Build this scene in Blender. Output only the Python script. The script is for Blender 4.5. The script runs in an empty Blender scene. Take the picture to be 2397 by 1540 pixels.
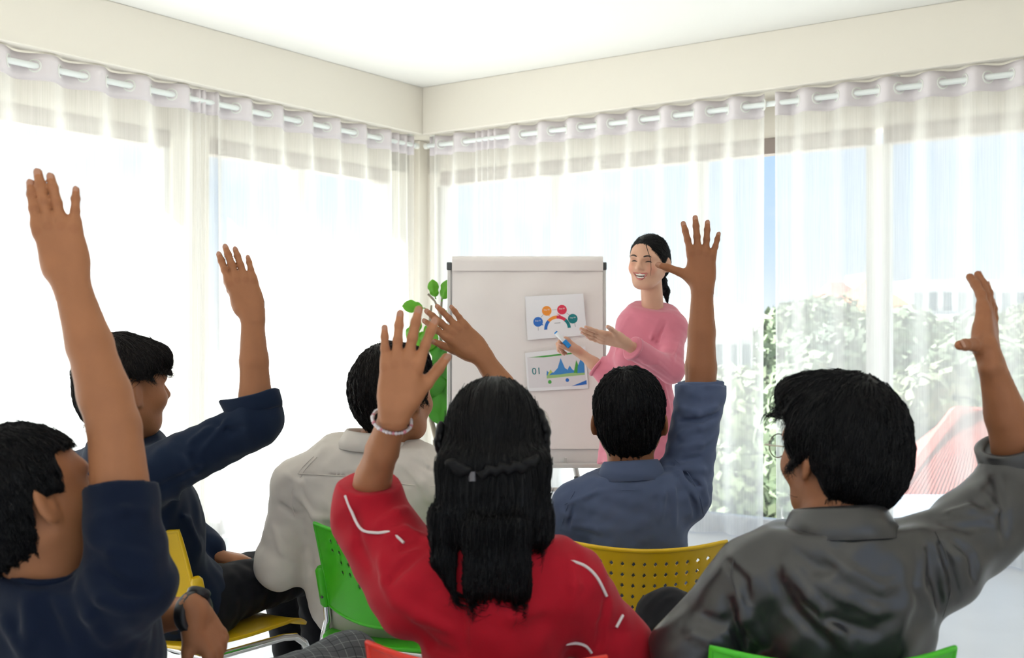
import bpy, bmesh, math, random
import numpy as np
from mathutils import Vector, Matrix

SC = bpy.context.scene
COL = SC.collection
PI = math.pi
F = 2586.0                      # focal length in pixels of the 2397 px wide frame
CH = 1.28                       # camera height

# ------------------------------------------------------------------ camera
cam_d = bpy.data.cameras.new('camera'); cam = bpy.data.objects.new('camera', cam_d); COL.objects.link(cam)
cam.location = (0, 0, CH); cam.rotation_euler = (PI / 2, 0, 0)
cam_d.sensor_width = 36.0; cam_d.lens = 36.0 * F / 2397.0
cam_d.clip_start = 0.05; cam_d.clip_end = 600
cam_d.dof.use_dof = True; cam_d.dof.focus_distance = 3.3; cam_d.dof.aperture_fstop = 5.6
SC.camera = cam

# ------------------------------------------------------------------ colour management and light
SC.view_settings.view_transform = 'Standard'
SC.view_settings.look = 'None'
SC.view_settings.gamma = 1.0
SC.view_settings.use_curve_mapping = False
SC.view_settings.exposure = 0.92
SC.cycles.use_denoising = True
SC.cycles.max_bounces = 8
SC.cycles.diffuse_bounces = 4
SC.cycles.glossy_bounces = 3
SC.cycles.transparent_max_bounces = 16
SC.cycles.use_adaptive_sampling = True
SC.cycles.adaptive_threshold = 0.06
SC.cycles.sample_clamp_indirect = 6.0
SC.cycles.caustics_reflective = False
SC.cycles.caustics_refractive = False

world = bpy.data.worlds.new('sky'); SC.world = world; world.use_nodes = True
wn = world.node_tree; wn.nodes.clear()
def wnode(t, **kw):
    n = wn.nodes.new(t)
    for k, v in kw.items():
        if k.startswith('i_'):
            n.inputs[k[2:].replace('_', ' ')].default_value = v
        else:
            setattr(n, k, v)
    return n
w_tc = wnode('ShaderNodeTexCoord'); w_sep = wnode('ShaderNodeSeparateXYZ')
wn.links.new(w_tc.outputs['Generated'], w_sep.inputs[0])
w_ramp = wnode('ShaderNodeValToRGB')
wn.links.new(w_sep.outputs['Z'], w_ramp.inputs[0])
cr = w_ramp.color_ramp
cr.elements[0].position = 0.0; cr.elements[0].color = (1.02, 1.04, 1.07, 1)
cr.elements[1].position = 1.0; cr.elements[1].color = (0.60, 0.72, 0.92, 1)
e = cr.elements.new(0.07); e.color = (0.74, 0.90, 1.10, 1)
e = cr.elements.new(0.22); e.color = (0.48, 0.72, 1.10, 1)
w_map = wnode('ShaderNodeMapping'); w_map.inputs['Scale'].default_value = (2.2, 2.2, 6.0)
w_map.inputs['Location'].default_value = (3.1, 0.4, 0.25)
wn.links.new(w_tc.outputs['Generated'], w_map.inputs[0])
w_noise = wnode('ShaderNodeTexNoise'); w_noise.inputs['Scale'].default_value = 2.1
w_noise.inputs['Detail'].default_value = 6; w_noise.inputs['Roughness'].default_value = 0.55
wn.links.new(w_map.outputs[0], w_noise.inputs['Vector'])
w_cl = wnode('ShaderNodeMapRange'); w_cl.inputs['From Min'].default_value = 0.5; w_cl.inputs['From Max'].default_value = 0.68
w_cl.inputs['To Max'].default_value = 0.85
wn.links.new(w_noise.outputs['Fac'], w_cl.inputs['Value'])
w_mix = wnode('ShaderNodeMix', data_type='RGBA')
wn.links.new(w_cl.outputs[0], w_mix.inputs['Factor'])
wn.links.new(w_ramp.outputs[0], w_mix.inputs[6]); w_mix.inputs[7].default_value = (1.12, 1.14, 1.18, 1)
w_bg = wnode('ShaderNodeBackground'); w_bg.inputs['Strength'].default_value = 0.54
wn.links.new(w_mix.outputs[2], w_bg.inputs['Color'])
w_out = wnode('ShaderNodeOutputWorld'); wn.links.new(w_bg.outputs[0], w_out.inputs[0])

# the room stands turned to the camera: u runs along the right wall, v along the left wall
ANG = math.radians(35.1)
UD = np.array([math.cos(ANG), -math.sin(ANG), 0.0]); VD = np.array([-math.sin(ANG), -math.cos(ANG), 0.0])
CORNER = np.array([-0.68, 8.25, 0.0])
sun_d = bpy.data.lights.new('sun', 'SUN'); sun = bpy.data.objects.new('sun', sun_d); COL.objects.link(sun)
sun_d.energy = 13.0; sun_d.angle = math.radians(1.0); sun_d.color = (1.0, 0.96, 0.9)
_el = math.radians(54)
_sd = Vector(tuple(-UD * math.cos(_el) + np.array([0, 0, math.sin(_el)])))
sun.rotation_euler = _sd.to_track_quat('Z', 'Y').to_euler()

# ------------------------------------------------------------------ helpers
def W(px, py, Y):
    """world point seen at pixel px, py at depth Y"""
    return np.array([(px - 1198.5) / F * Y, Y, CH - (py - 770.0) / F * Y])

def RW(u, v, z):
    return CORNER + UD * u + VD * v + np.array([0, 0, z])

def wall_pt(side, t, o, z):
    """t along the wall from the corner, o into the room from the rod plane"""
    return RW(t, o, z) if side == 'R' else RW(o, t, z)

def t_of_px(side, px, o=0.0):
    k = (px - 1198.5) / F
    p0 = wall_pt(side, 0, o, 0); d = UD if side == 'R' else VD
    return (k * p0[1] - p0[0]) / (d[0] - k * d[1])

MATS = {}
def mat(name, color, rough=0.5, metal=0.0, spec=0.5, bump=0.0, bscale=60.0, var=0.0, vscale=8.0, stretch=(1, 1, 1), coat=0.0, sheen=0.0, trans=0.0, sss=0.0):
    if name in MATS:
        return MATS[name]
    m = bpy.data.materials.new(name); m.use_nodes = True
    nt = m.node_tree; b = nt.nodes['Principled BSDF']
    b.inputs['Base Color'].default_value = (*color, 1)
    b.inputs['Roughness'].default_value = rough; b.inputs['Metallic'].default_value = metal
    b.inputs['Specular IOR Level'].default_value = spec
    b.inputs['Coat Weight'].default_value = coat
    b.inputs['Sheen Weight'].default_value = sheen
    b.inputs['Transmission Weight'].default_value = trans
    if sss:
        b.inputs['Subsurface Weight'].default_value = sss
        b.inputs['Subsurface Radius'].default_value = (0.012, 0.004, 0.002)
        b.inputs['Subsurface Scale'].default_value = 0.6
    tc = nt.nodes.new('ShaderNodeTexCoord'); mp = nt.nodes.new('ShaderNodeMapping')
    mp.inputs['Scale'].default_value = stretch
    nt.links.new(tc.outputs['Object'], mp.inputs[0])
    if var:
        n = nt.nodes.new('ShaderNodeTexNoise'); n.inputs['Scale'].default_value = vscale; n.inputs['Detail'].default_value = 4
        nt.links.new(mp.outputs[0], n.inputs['Vector'])
        mr = nt.nodes.new('ShaderNodeMapRange'); mr.inputs['From Min'].default_value = 0.3; mr.inputs['From Max'].default_value = 0.7
        mr.inputs['To Min'].default_value = 1 - var; mr.inputs['To Max'].default_value = 1 + var
        nt.links.new(n.outputs['Fac'], mr.inputs['Value'])
        mx = nt.nodes.new('ShaderNodeMix'); mx.data_type = 'RGBA'; mx.blend_type = 'MULTIPLY'; mx.inputs['Factor'].default_value = 1
        mx.inputs[6].default_value = (*color, 1); nt.links.new(mr.outputs[0], mx.inputs[7])
        nt.links.new(mx.outputs[2], b.inputs['Base Color'])
    if bump:
        n2 = nt.nodes.new('ShaderNodeTexNoise'); n2.inputs['Scale'].default_value = bscale; n2.inputs['Detail'].default_value = 3
        nt.links.new(mp.outputs[0], n2.inputs['Vector'])
        bp = nt.nodes.new('ShaderNodeBump'); bp.inputs['Strength'].default_value = bump; bp.inputs['Distance'].default_value = 0.002
        nt.links.new(n2.outputs['Fac'], bp.inputs['Height']); nt.links.new(bp.outputs[0], b.inputs['Normal'])
    MATS[name] = m
    return m

def prop(o, label=None, cat=None, group=None, kind=None):
    if label: o['label'] = label
    if cat: o['category'] = cat
    if group: o['group'] = group
    if kind: o['kind'] = kind
    return o

def empty(name, loc=(0, 0, 0), rz=0.0, label=None, cat=None, group=None, kind=None):
    o = bpy.data.objects.new(name, None); COL.objects.link(o)
    o.empty_display_size = 0.1; o.location = tuple(loc); o.rotation_euler = (0, 0, rz)
    return prop(o, label, cat, group, kind)

def raw_mesh(name, verts, faces, smooth=True):
    me = bpy.data.meshes.new(name)
    if isinstance(faces, np.ndarray):
        v = np.asarray(verts, np.float32); n = len(faces); k = faces.shape[1]
        me.vertices.add(len(v)); me.vertices.foreach_set('co', v.ravel())
        me.loops.add(n * k); me.loops.foreach_set('vertex_index', faces.astype(np.int32).ravel())
        me.polygons.add(n); me.polygons.foreach_set('loop_start', np.arange(0, n * k, k, dtype=np.int32))
        me.polygons.foreach_set('loop_total', np.full(n, k, np.int32))
        me.update(calc_edges=True)
    else:
        me.from_pydata([tuple(map(float, v)) for v in verts], [], faces); me.update()
    if smooth:
        me.polygons.foreach_set('use_smooth', [True] * len(me.polygons))
    return me

def obj(name, me, material, parent=None, world=True):
    """link a mesh; with world=True the mesh is in world coordinates and the parent is an unrotated Empty or mesh"""
    o = bpy.data.objects.new(name, me); COL.objects.link(o)
    if material is not None:
        if not me.materials: me.materials.append(material)
        else: me.materials[0] = material
    if parent is not None:
        o.parent = parent
        if world:
            off = Vector((0, 0, 0)); p = parent
            while p is not None:
                off += p.location; p = p.parent
            me.transform(Matrix.Translation(-off))
    return o

class MB:
    def __init__(s): s.v = []; s.f = []
    def add(s, vs, fs):
        b = len(s.v); s.v += [tuple(map(float, p)) for p in vs]; s.f += [tuple(i + b for i in q) for q in fs]; return s
    def box(s, c, h, ax=None):
        c = np.asarray(c, float); ax = np.eye(3) if ax is None else np.asarray(ax, float)
        vs = [c + ax[0] * h[0] * x + ax[1] * h[1] * y + ax[2] * h[2] * z for x in (-1, 1) for y in (-1, 1) for z in (-1, 1)]
        return s.add(vs, [(0, 1, 3, 2), (4, 6, 7, 5), (0, 4, 5, 1), (2, 3, 7, 6), (0, 2, 6, 4), (1, 5, 7, 3)])
    def tube(s, path, r, n=10, cap=True, closed=False):
        path = [np.asarray(p, float) for p in path]; m = len(path)
        rs = r if hasattr(r, '__len__') else [r] * m
        vs = []; prev = None
        for i, p in enumerate(path):
            if closed: t = path[(i + 1) % m] - path[i - 1]
            else: t = path[min(i + 1, m - 1)] - path[max(i - 1, 0)]
            t = t / (np.linalg.norm(t) + 1e-12)
            if prev is None:
                a = np.array([0, 0, 1.0]) if abs(t[2]) < 0.9 else np.array([1.0, 0, 0])
            else: a = prev
            a = a - t * (a @ t); a /= np.linalg.norm(a); prev = a; b = np.cross(t, a)
            vs += [p + (a * math.cos(2 * PI * k / n) + b * math.sin(2 * PI * k / n)) * rs[i] for k in range(n)]
        fs = []
        for i in range(m if closed else m - 1):
            j = (i + 1) % m
            fs += [(i * n + k, i * n + (k + 1) % n, j * n + (k + 1) % n, j * n + k) for k in range(n)]
        if cap and not closed:
            fs += [tuple(range(n - 1, -1, -1)), tuple((m - 1) * n + k for k in range(n))]
        return s.add(vs, fs)
    def lathe(s, prof, c=(0, 0, 0), n=24, ax=None):
        c = np.asarray(c, float); ax = np.eye(3) if ax is None else np.asarray(ax, float); m = len(prof)
        vs = [c + (ax[0] * math.cos(2 * PI * k / n) + ax[1] * math.sin(2 * PI * k / n)) * r + ax[2] * z for r, z in prof for k in range(n)]
        fs = [(i * n + k, i * n + (k + 1) % n, (i + 1) * n + (k + 1) % n, (i + 1) * n + k) for i in range(m - 1) for k in range(n)]
        fs += [tuple(range(n - 1, -1, -1)), tuple((m - 1) * n + k for k in range(n))]
        return s.add(vs, fs)
    def torus(s, c, ax, R, r, n=20, m=8):
        c = np.asarray(c, float); ax = np.asarray(ax, float)
        return s.tube([c + (ax[0] * math.cos(2 * PI * k / n) + ax[1] * math.sin(2 * PI * k / n)) * R for k in range(n)], r, m, closed=True)
    def grid(s, fn, nu, nv):
        vs = [fn(i / nu, j / nv) for j in range(nv + 1) for i in range(nu + 1)]
        fs = [(j * (nu + 1) + i, j * (nu + 1) + i + 1, (j + 1) * (nu + 1) + i + 1, (j + 1) * (nu + 1) + i) for j in range(nv) for i in range(nu)]
        return s.add(vs, fs)
    def build(s, name, material, parent=None, smooth=False, bevel=0.0, solid=0.0, world=True, seg=2, angle=35):
        me = raw_mesh(name, s.v, s.f, smooth)
        o = obj(name, me, material, parent, world)
        if solid:
            md = o.modifiers.new('thickness', 'SOLIDIFY'); md.thickness = solid; md.offset = 0
        if bevel:
            md = o.modifiers.new('edge', 'BEVEL'); md.width = bevel; md.segments = seg; md.limit_method = 'ANGLE'; md.angle_limit = math.radians(angle)
        if smooth:
            md = o.modifiers.new('split', 'EDGE_SPLIT'); md.split_angle = math.radians(50)
        return o

def nrm(v):
    v = np.asarray(v, float); return v / (np.linalg.norm(v) + 1e-12)

# ------------------------------------------------------------------ materials of the room
M_wall = mat('wall_paint', (0.80, 0.755, 0.68), 0.75, bump=0.08, bscale=90)
M_ceil = mat('ceiling_paint', (0.86, 0.85, 0.82), 0.8, bump=0.05, bscale=70)
M_floor = mat('floor_glossy', (0.72, 0.73, 0.76), 0.22, spec=0.5, var=0.02, vscale=3)
M_frame = mat('window_aluminium', (0.72, 0.71, 0.70), 0.45, metal=0.0)
M_frame_dark = mat('window_head_brown', (0.30, 0.24, 0.22), 0.5)
M_rod = mat('rod_white', (0.80, 0.84, 0.84), 0.3)
M_ring = mat('grommet_white', (0.78, 0.79, 0.76), 0.35)
M_band = mat('curtain_header', (0.73, 0.68, 0.71), 0.85, bump=0.1, bscale=400)

def glass_mat():
    m = bpy.data.materials.new('window_glass'); m.use_nodes = True; nt = m.node_tree
    nt.nodes.clear()
    out = nt.nodes.new('ShaderNodeOutputMaterial'); mx = nt.nodes.new('ShaderNodeMixShader')
    tr = nt.nodes.new('ShaderNodeBsdfTransparent'); gl = nt.nodes.new('ShaderNodeBsdfGlossy')
    tr.inputs[0].default_value = (0.93, 0.96, 0.97, 1); gl.inputs['Roughness'].default_value = 0.02
    mx.inputs[0].default_value = 0.04; nt.links.new(tr.outputs[0], mx.inputs[1]); nt.links.new(gl.outputs[0], mx.inputs[2])
    nt.links.new(mx.outputs[0], out.inputs[0])
    return m
M_glass = glass_mat()

def sheer_mat(name, dens):
    """woven voile: threads scatter light, the gaps between them let it through"""
    m = bpy.data.materials.new(name); m.use_nodes = True; nt = m.node_tree; nt.nodes.clear()
    N = nt.nodes.new; L = nt.links.new
    out = N('ShaderNodeOutputMaterial'); mx = N('ShaderNodeMixShader')
    tr = N('ShaderNodeBsdfTransparent')
    tl = N('ShaderNodeBsdfTranslucent'); tl.inputs[0].default_value = (0.93, 0.92, 0.90, 1)
    df = N('ShaderNodeBsdfDiffuse'); df.inputs[0].default_value = (0.86, 0.85, 0.84, 1)
    cl = N('ShaderNodeMixShader'); cl.inputs[0].default_value = 0.42
    L(tl.outputs[0], cl.inputs[1]); L(df.outputs[0], cl.inputs[2])
    lw = N('ShaderNodeLayerWeight'); lw.inputs['Blend'].default_value = 0.35
    tc = N('ShaderNodeTexCoord'); mp = N('ShaderNodeMapping'); mp.inputs['Scale'].default_value = (220, 220, 3.0)
    L(tc.outputs['Object'], mp.inputs[0])
    nz = N('ShaderNodeTexNoise'); nz.inputs['Scale'].default_value = 1.0; nz.inputs['Detail'].default_value = 2
    L(mp.outputs[0], nz.inputs['Vector'])
    a = N('ShaderNodeMath'); a.operation = 'MULTIPLY_ADD'; a.inputs[1].default_value = 0.55; a.inputs[2].default_value = dens
    L(lw.outputs['Facing'], a.inputs[0])
    b = N('ShaderNodeMath'); b.operation = 'MULTIPLY_ADD'; b.inputs[1].default_value = 0.20; b.inputs[2].default_value = -0.10
    L(nz.outputs['Fac'], b.inputs[0])
    c = N('ShaderNodeMath'); c.operation = 'ADD'; c.use_clamp = True
    L(a.outputs[0], c.inputs[0]); L(b.outputs[0], c.inputs[1])
    L(c.outputs[0], mx.inputs[0]); L(tr.outputs[0], mx.inputs[1]); L(cl.outputs[0], mx.inputs[2])
    L(mx.outputs[0], out.inputs[0])
    return m
M_sheer = sheer_mat('sheer_voile', 0.50)

# ------------------------------------------------------------------ the room
H_CEIL = 3.06; H_BEAM = 2.715; H_ROD = 2.64; H_WIN = 2.37
U1, V1 = 7.0, 8.6
O_WIN = -0.24                                    # window plane behind the rods
AXR = np.array([UD, VD, [0, 0, 1.0]])
def rbox(mb, u0, u1, v0, v1, z0, z1):
    return mb.box(RW((u0 + u1) / 2, (v0 + v1) / 2, (z0 + z1) / 2), (abs(u1 - u0) / 2, abs(v1 - v0) / 2, abs(z1 - z0) / 2), AXR)

prop(rbox(MB(), -0.45, U1 + 0.2, -0.45, V1 + 0.2, -0.2, 0.0).build('floor', M_floor), kind='structure')
prop(rbox(MB(), -0.45, U1 + 0.2, -0.45, V1 + 0.2, H_CEIL, H_CEIL + 0.2).build('ceiling', M_ceil), kind='structure')
# header beams over the curtain rods, lintels above the window heads, low sills
wl = empty('wall_left', RW(0, 0, 0), kind='structure'); wr = empty('wall_right', RW(0, 0, 0), kind='structure')
rbox(MB(), -0.40, 0.075, -0.40, V1, H_BEAM, H_CEIL).build('header_beam', M_wall, wl, bevel=0.006)
rbox(MB(), 0.075, U1, -0.40, 0.075, H_BEAM, H_CEIL).build('header_beam', M_wall, wr, bevel=0.006)
rbox(MB(), -0.40, -0.20, -0.40, V1, H_WIN + 0.10, H_BEAM).build('lintel', M_wall, wl)
rbox(MB(), -0.20, U1, -0.40, -0.20, H_WIN + 0.10, H_BEAM).build('lintel', M_wall, wr)
# corner pier
rbox(MB(), -0.40, -0.10, -0.40, -0.10, 0.0, H_BEAM).build('corner_pier', M_wall, wr, bevel=0.01)
# walls behind the camera, with wide window openings for daylight
mb = MB()
def wall_with_openings(mb, along, at, length, thick, opens, z0, z1):
    cur = 0.0
    def put(a0, a1, za, zb):
        if a1 - a0 < 1e-4 or zb - za < 1e-4: return
        if along == 'u': rbox(mb, a0, a1, at, at + thick, za, zb)
        else: rbox(mb, at, at + thick, a0, a1, za, zb)
    for a0, a1 in opens:
        put(cur, a0, 0, H_CEIL); put(a0, a1, 0, z0); put(a0, a1, z1, H_CEIL); cur = a1
    put(cur, length, 0, H_CEIL)
wall_with_openings(mb, 'u', V1, U1 + 0.2, 0.2, [(3.4, 6.6)], 0.7, 2.6)
prop(mb.build('wall_rear', M_wall), kind='structure')
mb = MB()
wall_with_openings(mb, 'v', U1, V1, 0.2, [(4.6, 8.2)], 0.7, 2.6)
prop(mb.build('wall_side', M_wall), kind='structure')

# windows: one structure object per window bay, with frame bars and panes as parts
def win_bay(n, side, t0, t1, mull, dark_head=True):
    base = wall_pt(side, (t0 + t1) / 2, O_WIN, 0)
    r = empty('window_%d' % n, base, kind='structure')
    def bar(name, ta, tb, za, zb, th, m):
        mb = MB()
        if side == 'R': rbox(mb, ta, tb, O_WIN - th, O_WIN + th, za, zb)
        else: rbox(mb, O_WIN - th, O_WIN + th, ta, tb, za, zb)
        return mb.build(name, m, r, bevel=0.004)
    bar('head_rail', t0, t1, H_WIN, H_WIN + 0.10, 0.05, M_frame_dark if dark_head else M_frame)
    bar('sill_rail', t0, t1, 0.0, 0.09, 0.05, M_frame)
    edges = [t0] + list(mull) + [t1]
    hw = 0.034
    for e_ in edges:
        bar('mullion', e_ - hw, e_ + hw, 0.09, H_WIN, 0.04, M_frame)
    for a_, b_ in zip(edges[:-1], edges[1:]):
        mb = MB()
        if side == 'R': rbox(mb, a_ + hw, b_ - hw, O_WIN - 0.003, O_WIN + 0.003, 0.09, H_WIN)
        else: rbox(mb, O_WIN - 0.003, O_WIN + 0.003, a_ + hw, b_ - hw, 0.09, H_WIN)
        mb.build('pane', M_glass, r)
    return r
tl = lambda px: t_of_px('L', px, O_WIN); tr_ = lambda px: t_of_px('R', px, O_WIN)
win_bay(1, 'L', tl(905), tl(470), [tl(697)])
win_bay(2, 'L', tl(385), V1 - 0.3, [tl(385) + 1.55, tl(385) + 3.1])
win_bay(3, 'R', tr_(1040), tr_(2045), [tr_(1306), tr_(1643)])
win_bay(4, 'R', tr_(2045) + 0.07, U1 - 0.1, [tr_(2045) + 1.5])
# piers of wall between the bays
rbox(MB(), -0.32, -0.16, tl(470), tl(385), 0, H_BEAM).build('pier', M_wall, wl)
rbox(MB(), -0.40, -0.20, -0.10, tl(905), 0, H_BEAM).build('pier', M_wall, wl)
rbox(MB(), -0.10, tr_(1040), -0.40, -0.20, 0, H_BEAM).build('pier', M_wall, wr)
rbox(MB(), -0.40, -0.20, V1 - 0.3, V1, 0, H_BEAM).build('pier', M_wall, wl)

# curtain rods
def rod(side, ta, tb, label, nbr):
    r = empty('curtain_rod', wall_pt(side, ta, 0, H_ROD), label=label, cat='curtain rod', group='white curtain rods')
    MB().tube([wall_pt(side, ta, 0, H_ROD), wall_pt(side, tb, 0, H_ROD)], 0.017, 14).build('pole', M_rod, r, smooth=True)
    MB().tube([wall_pt(side, ta - 0.02, 0, H_ROD), wall_pt(side, ta + 0.012, 0, H_ROD)], 0.022, 14).build('end_cap', M_ring, r, smooth=True)
    for i in range(nbr):
        t = ta + 0.06 + (tb - ta - 0.12) * i / (nbr - 1)
        mb = MB(); mb.tube([wall_pt(side, t, 0, H_ROD), wall_pt(side, t, -0.01, H_BEAM)], 0.006, 8)
        mb.box(wall_pt(side, t, -0.01, H_BEAM - 0.004), (0.02, 0.02, 0.004), AXR)
        mb.build('bracket', M_ring, r)
rod('L', 0.06, V1 - 0.1, 'white curtain rod along the wall with the two left curtains', 5)
rod('R', 0.06, U1 - 0.1, 'white curtain rod along the wall behind the flip chart and presenter', 5)

def curtain(side, segs, label, seed, A=0.042, bottom=0.012, lead=None, drift=0.0, ph0=0.0):
    """segs: list of (t_start, t_end, wavelength)"""
    rnd = random.Random(seed)
    t0, t1 = segs[0][0], segs[-1][1]
    # phase table
    ts = []; ph = []; p = ph0
    for a_, b_, lam in segs:
        n = max(8, int(abs(b_ - a_) / lam * 18))
        for i in range(n):
            ts.append(a_ + (b_ - a_) * i / n); ph.append(p + 2 * PI * abs(b_ - a_) / lam * i / n)
        p += 2 * PI * abs(b_ - a_) / lam
    ts.append(t1); ph.append(p)
    ts = np.array(ts); ph = np.array(ph)
    lam_at = np.array([next((l for a_, b_, l in segs if a_ <= t <= b_), segs[-1][2]) for t in ts])
    amp = A * np.clip(lam_at / 0.2, 0.35, 1.0)
    root = empty('sheer_curtain', wall_pt(side, t0, 0, 0), label=label, cat='curtain', group='sheer white eyelet curtains')
    k1, k2, k3 = rnd.uniform(0, 6), rnd.uniform(0, 6), rnd.uniform(0, 6)
    def prof(z):
        f = np.clip((H_ROD - z) / 2.6, 0, 1)
        o = amp * np.sin(ph) * (1 - 0.15 * f)
        o = o + f * 0.016 * np.sin(0.5 * ph + k1 + f * 0.8) + f * 0.008 * np.sin(2.0 * ph + k2 + f * 1.3) + 0.012 * f * f * np.sin(ph * 0.31 + k3)
        tt = ts + f * 0.010 * np.sin(ph * 1.0 + k2) + f * drift * (1 - (ts - t0) / max(t1 - t0, 1e-6))
        return tt, o
    def sheet(zs):
        vs = []
        for z in zs:
            tt, o = prof(z)
            vs.append([wall_pt(side, a_, b_, z) for a_, b_ in zip(tt, o)])
        n = len(ts); vs = np.array(vs).reshape(-1, 3)
        i, j = np.meshgrid(np.arange(n - 1), np.arange(len(zs) - 1))
        q = (j * n + i).ravel()
        return vs, np.stack([q, q + 1, q + n + 1, q + n], 1)
    top = H_ROD + 0.064
    v, f = sheet(np.linspace(H_ROD - 0.076, bottom, 30))
    obj('cloth', raw_mesh('cloth', v, f), M_sheer, root)
    v, f = sheet(np.linspace(top, H_ROD - 0.076, 5))
    ob = obj('header_band', raw_mesh('header_band', v, f), M_band, root)
    md = ob.modifiers.new('thickness', 'SOLIDIFY'); md.thickness = 0.002; md.offset = 0
    v, f = sheet([bottom + 0.10, bottom + 0.05, bottom])
    ob = obj('hem', raw_mesh('hem', v, f), M_sheer, root); ob.location.y += 0.0015
    # eyelets where the cloth crosses the rod
    k = math.ceil(ph[0] / PI); me = None
    while k * PI <= ph[-1]:
        t = float(np.interp(k * PI, ph, ts)); lam = float(np.interp(t, ts, lam_at)) if t1 > t0 else 0.2
        a_ = float(np.interp(t, ts, amp)) if t1 > t0 else A
        slope = (1 if k % 2 == 0 else -1) * a_ * 2 * PI / lam
        d = UD if side == 'R' else VD; nn = VD if side == 'R' else UD
        tan = nrm(d + nn * slope)
        if lam > 0.1:
            mb = MB(); mb.torus(wall_pt(side, t, 0, H_ROD) - np.asarray(root.location), [tan, np.array([0, 0, 1.0])], 0.031, 0.0055, 20, 6)
            mb.build('eyelet', M_ring, root, smooth=True, world=False)
        k += 1
    return root
tL = lambda px: t_of_px('L', px); tR = lambda px: t_of_px('R', px)
curtain('L', [(tL(468) , tL(455) + 0.01, 0.06), (tL(455) + 0.01, tL(405) + 0.0, 0.26), (tL(405), V1 - 0.4, 0.285)], 'sheer white curtain hanging nearest the left edge of the photo', 3, ph0=0.4)
curtain('L', [(tL(965), tL(915), 0.085), (tL(915), tL(500), 0.262), (tL(500), tL(458), 0.07)], 'sheer white curtain on the left side of the room corner', 5, ph0=1.4)
curtain('R', [(tR(1008), tR(1022), 0.06), (tR(1022), tR(1112), 0.225)], 'narrow sheer white curtain just right of the room corner', 7, ph0=2.2)
curtain('R', [(tR(1114), tR(1165), 0.055), (tR(1165), tR(1790), 0.236)], 'wide sheer white curtain behind the presenter and flip chart', 8, ph0=0.3)
curtain('R', [(tR(1816), tR(1838), 0.10), (tR(1838), U1 - 0.4, 0.236)], 'sheer white curtain behind the man in the grey shirt', 9, ph0=0.5)
# ------------------------------------------------------------------ outside: the town below the windows
G0 = -7.0
M_ground = mat('pale_ground', (0.62, 0.62, 0.56), 0.9, var=0.15, vscale=0.3)
M_leafs = [mat('foliage_a', (0.22, 0.28, 0.17), 0.8, bump=1.0, bscale=3, var=0.4, vscale=1.5),
           mat('foliage_b', (0.27, 0.32, 0.19), 0.8, bump=1.0, bscale=3, var=0.4, vscale=1.5),
           mat('foliage_c', (0.18, 0.23, 0.16), 0.8, bump=1.0, bscale=3, var=0.4, vscale=1.5)]
M_bark = mat('bark', (0.14, 0.10, 0.07), 0.9)
M_bwhite = mat('white_render', (0.80, 0.80, 0.79), 0.8, var=0.04, vscale=0.6)
M_bcream = mat('cream_render', (0.70, 0.58, 0.42), 0.8)
M_bwin = mat('far_window', (0.16, 0.20, 0.24), 0.2)
M_rroof = mat('red_roof_sheet', (0.50, 0.10, 0.075), 0.55, var=0.1, vscale=1.0)
M_oroof = mat('orange_roof_tile', (0.55, 0.19, 0.09), 0.7, var=0.15, vscale=1.0)
M_broof = mat('blue_grey_roof', (0.34, 0.40, 0.50), 0.5)
prop(MB().box((0, 150, G0 - 0.5), (400, 260, 0.5)).build('ground', M_ground), kind='structure')

def tree(px, Y, top, rad, m, seed, label, group='trees outside the right windows'):
    rnd = np.random.default_rng(seed); base = W(px, 770, Y); base[2] = G0
    ztop = W(px, top, Y)[2]
    r = empty('tree', base, label=label, cat='tree', group=group)
    h = ztop - G0
    MB().tube([base, base + np.array([0.2, 0, h * 0.45]), base + np.array([0, 0.2, h * 0.75])], [0.35, 0.25, 0.12], 8).build('trunk', M_bark, r, smooth=True)
    vs = []
    for i in range(14):
        a_ = rnd.uniform(0, 2 * PI); rr = rad * rnd.uniform(0.36, 0.55); q = rnd.uniform(0, 1.0) * (rad - rr)
        zc = min(h * rnd.uniform(0.36, 0.9) if i else h, h - rr * 0.95)
        c = np.array([q * math.cos(a_), q * math.sin(a_), zc])
        d = rnd.normal(size=(420, 3)); d /= np.linalg.norm(d, axis=1)[:, None]
        p = c + d * rr * rnd.uniform(0.72, 1.05, (420, 1))
        n = d + rnd.normal(size=d.shape) * 0.45; n /= np.linalg.norm(n, axis=1)[:, None]
        t = np.cross(n, rnd.normal(size=d.shape)); t /= np.linalg.norm(t, axis=1)[:, None]; s = np.cross(n, t)
        l = rnd.uniform(0.14, 0.30, (420, 1))
        vs.append(np.stack([p - t * l, p - s * l * 0.6, p + t * l, p + s * l * 0.6], 1).reshape(-1, 3))
    v = np.concatenate(vs); f = np.arange(len(v)).reshape(-1, 4)
    obj('crown', raw_mesh('crown', v, f, False), m, r, world=False)
T = [(1700, 52, 742, 2.6, 1, 'tree beyond the pale house beside the raised arm in blue'), (1965, 52, 694, 2.7, 1, 'tree standing below the red tiled roof'), (2240, 52, 728, 2.7, 2, 'tree behind the raised hand of the man in grey'),
     (1850, 45, 700, 2.5, 0, 'tree just right of the curtain gap'), (2120, 43, 716, 2.6, 0, 'tree standing below the white block'), (2410, 43, 712, 2.6, 1, 'tall tree at the far right edge'),
     (1985, 36, 760, 2.4, 2, 'tree behind the thick white window post'), (2300, 36, 765, 2.4, 0, 'tree below the forearm of the man in grey'), (1730, 31.5, 860, 1.9, 1, 'low tree between blue sleeve and curtain gap'),
     (1910, 26.5, 830, 1.9, 0, 'low tree above the head of the man in grey'), (2160, 28.5, 850, 2.0, 1, 'low tree just behind the red metal roof')]
for i, (px, Y, tp, rd, mi, lb) in enumerate(T):
    tree(px, Y, tp, rd, M_leafs[mi], 11 + i, lb)
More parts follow.
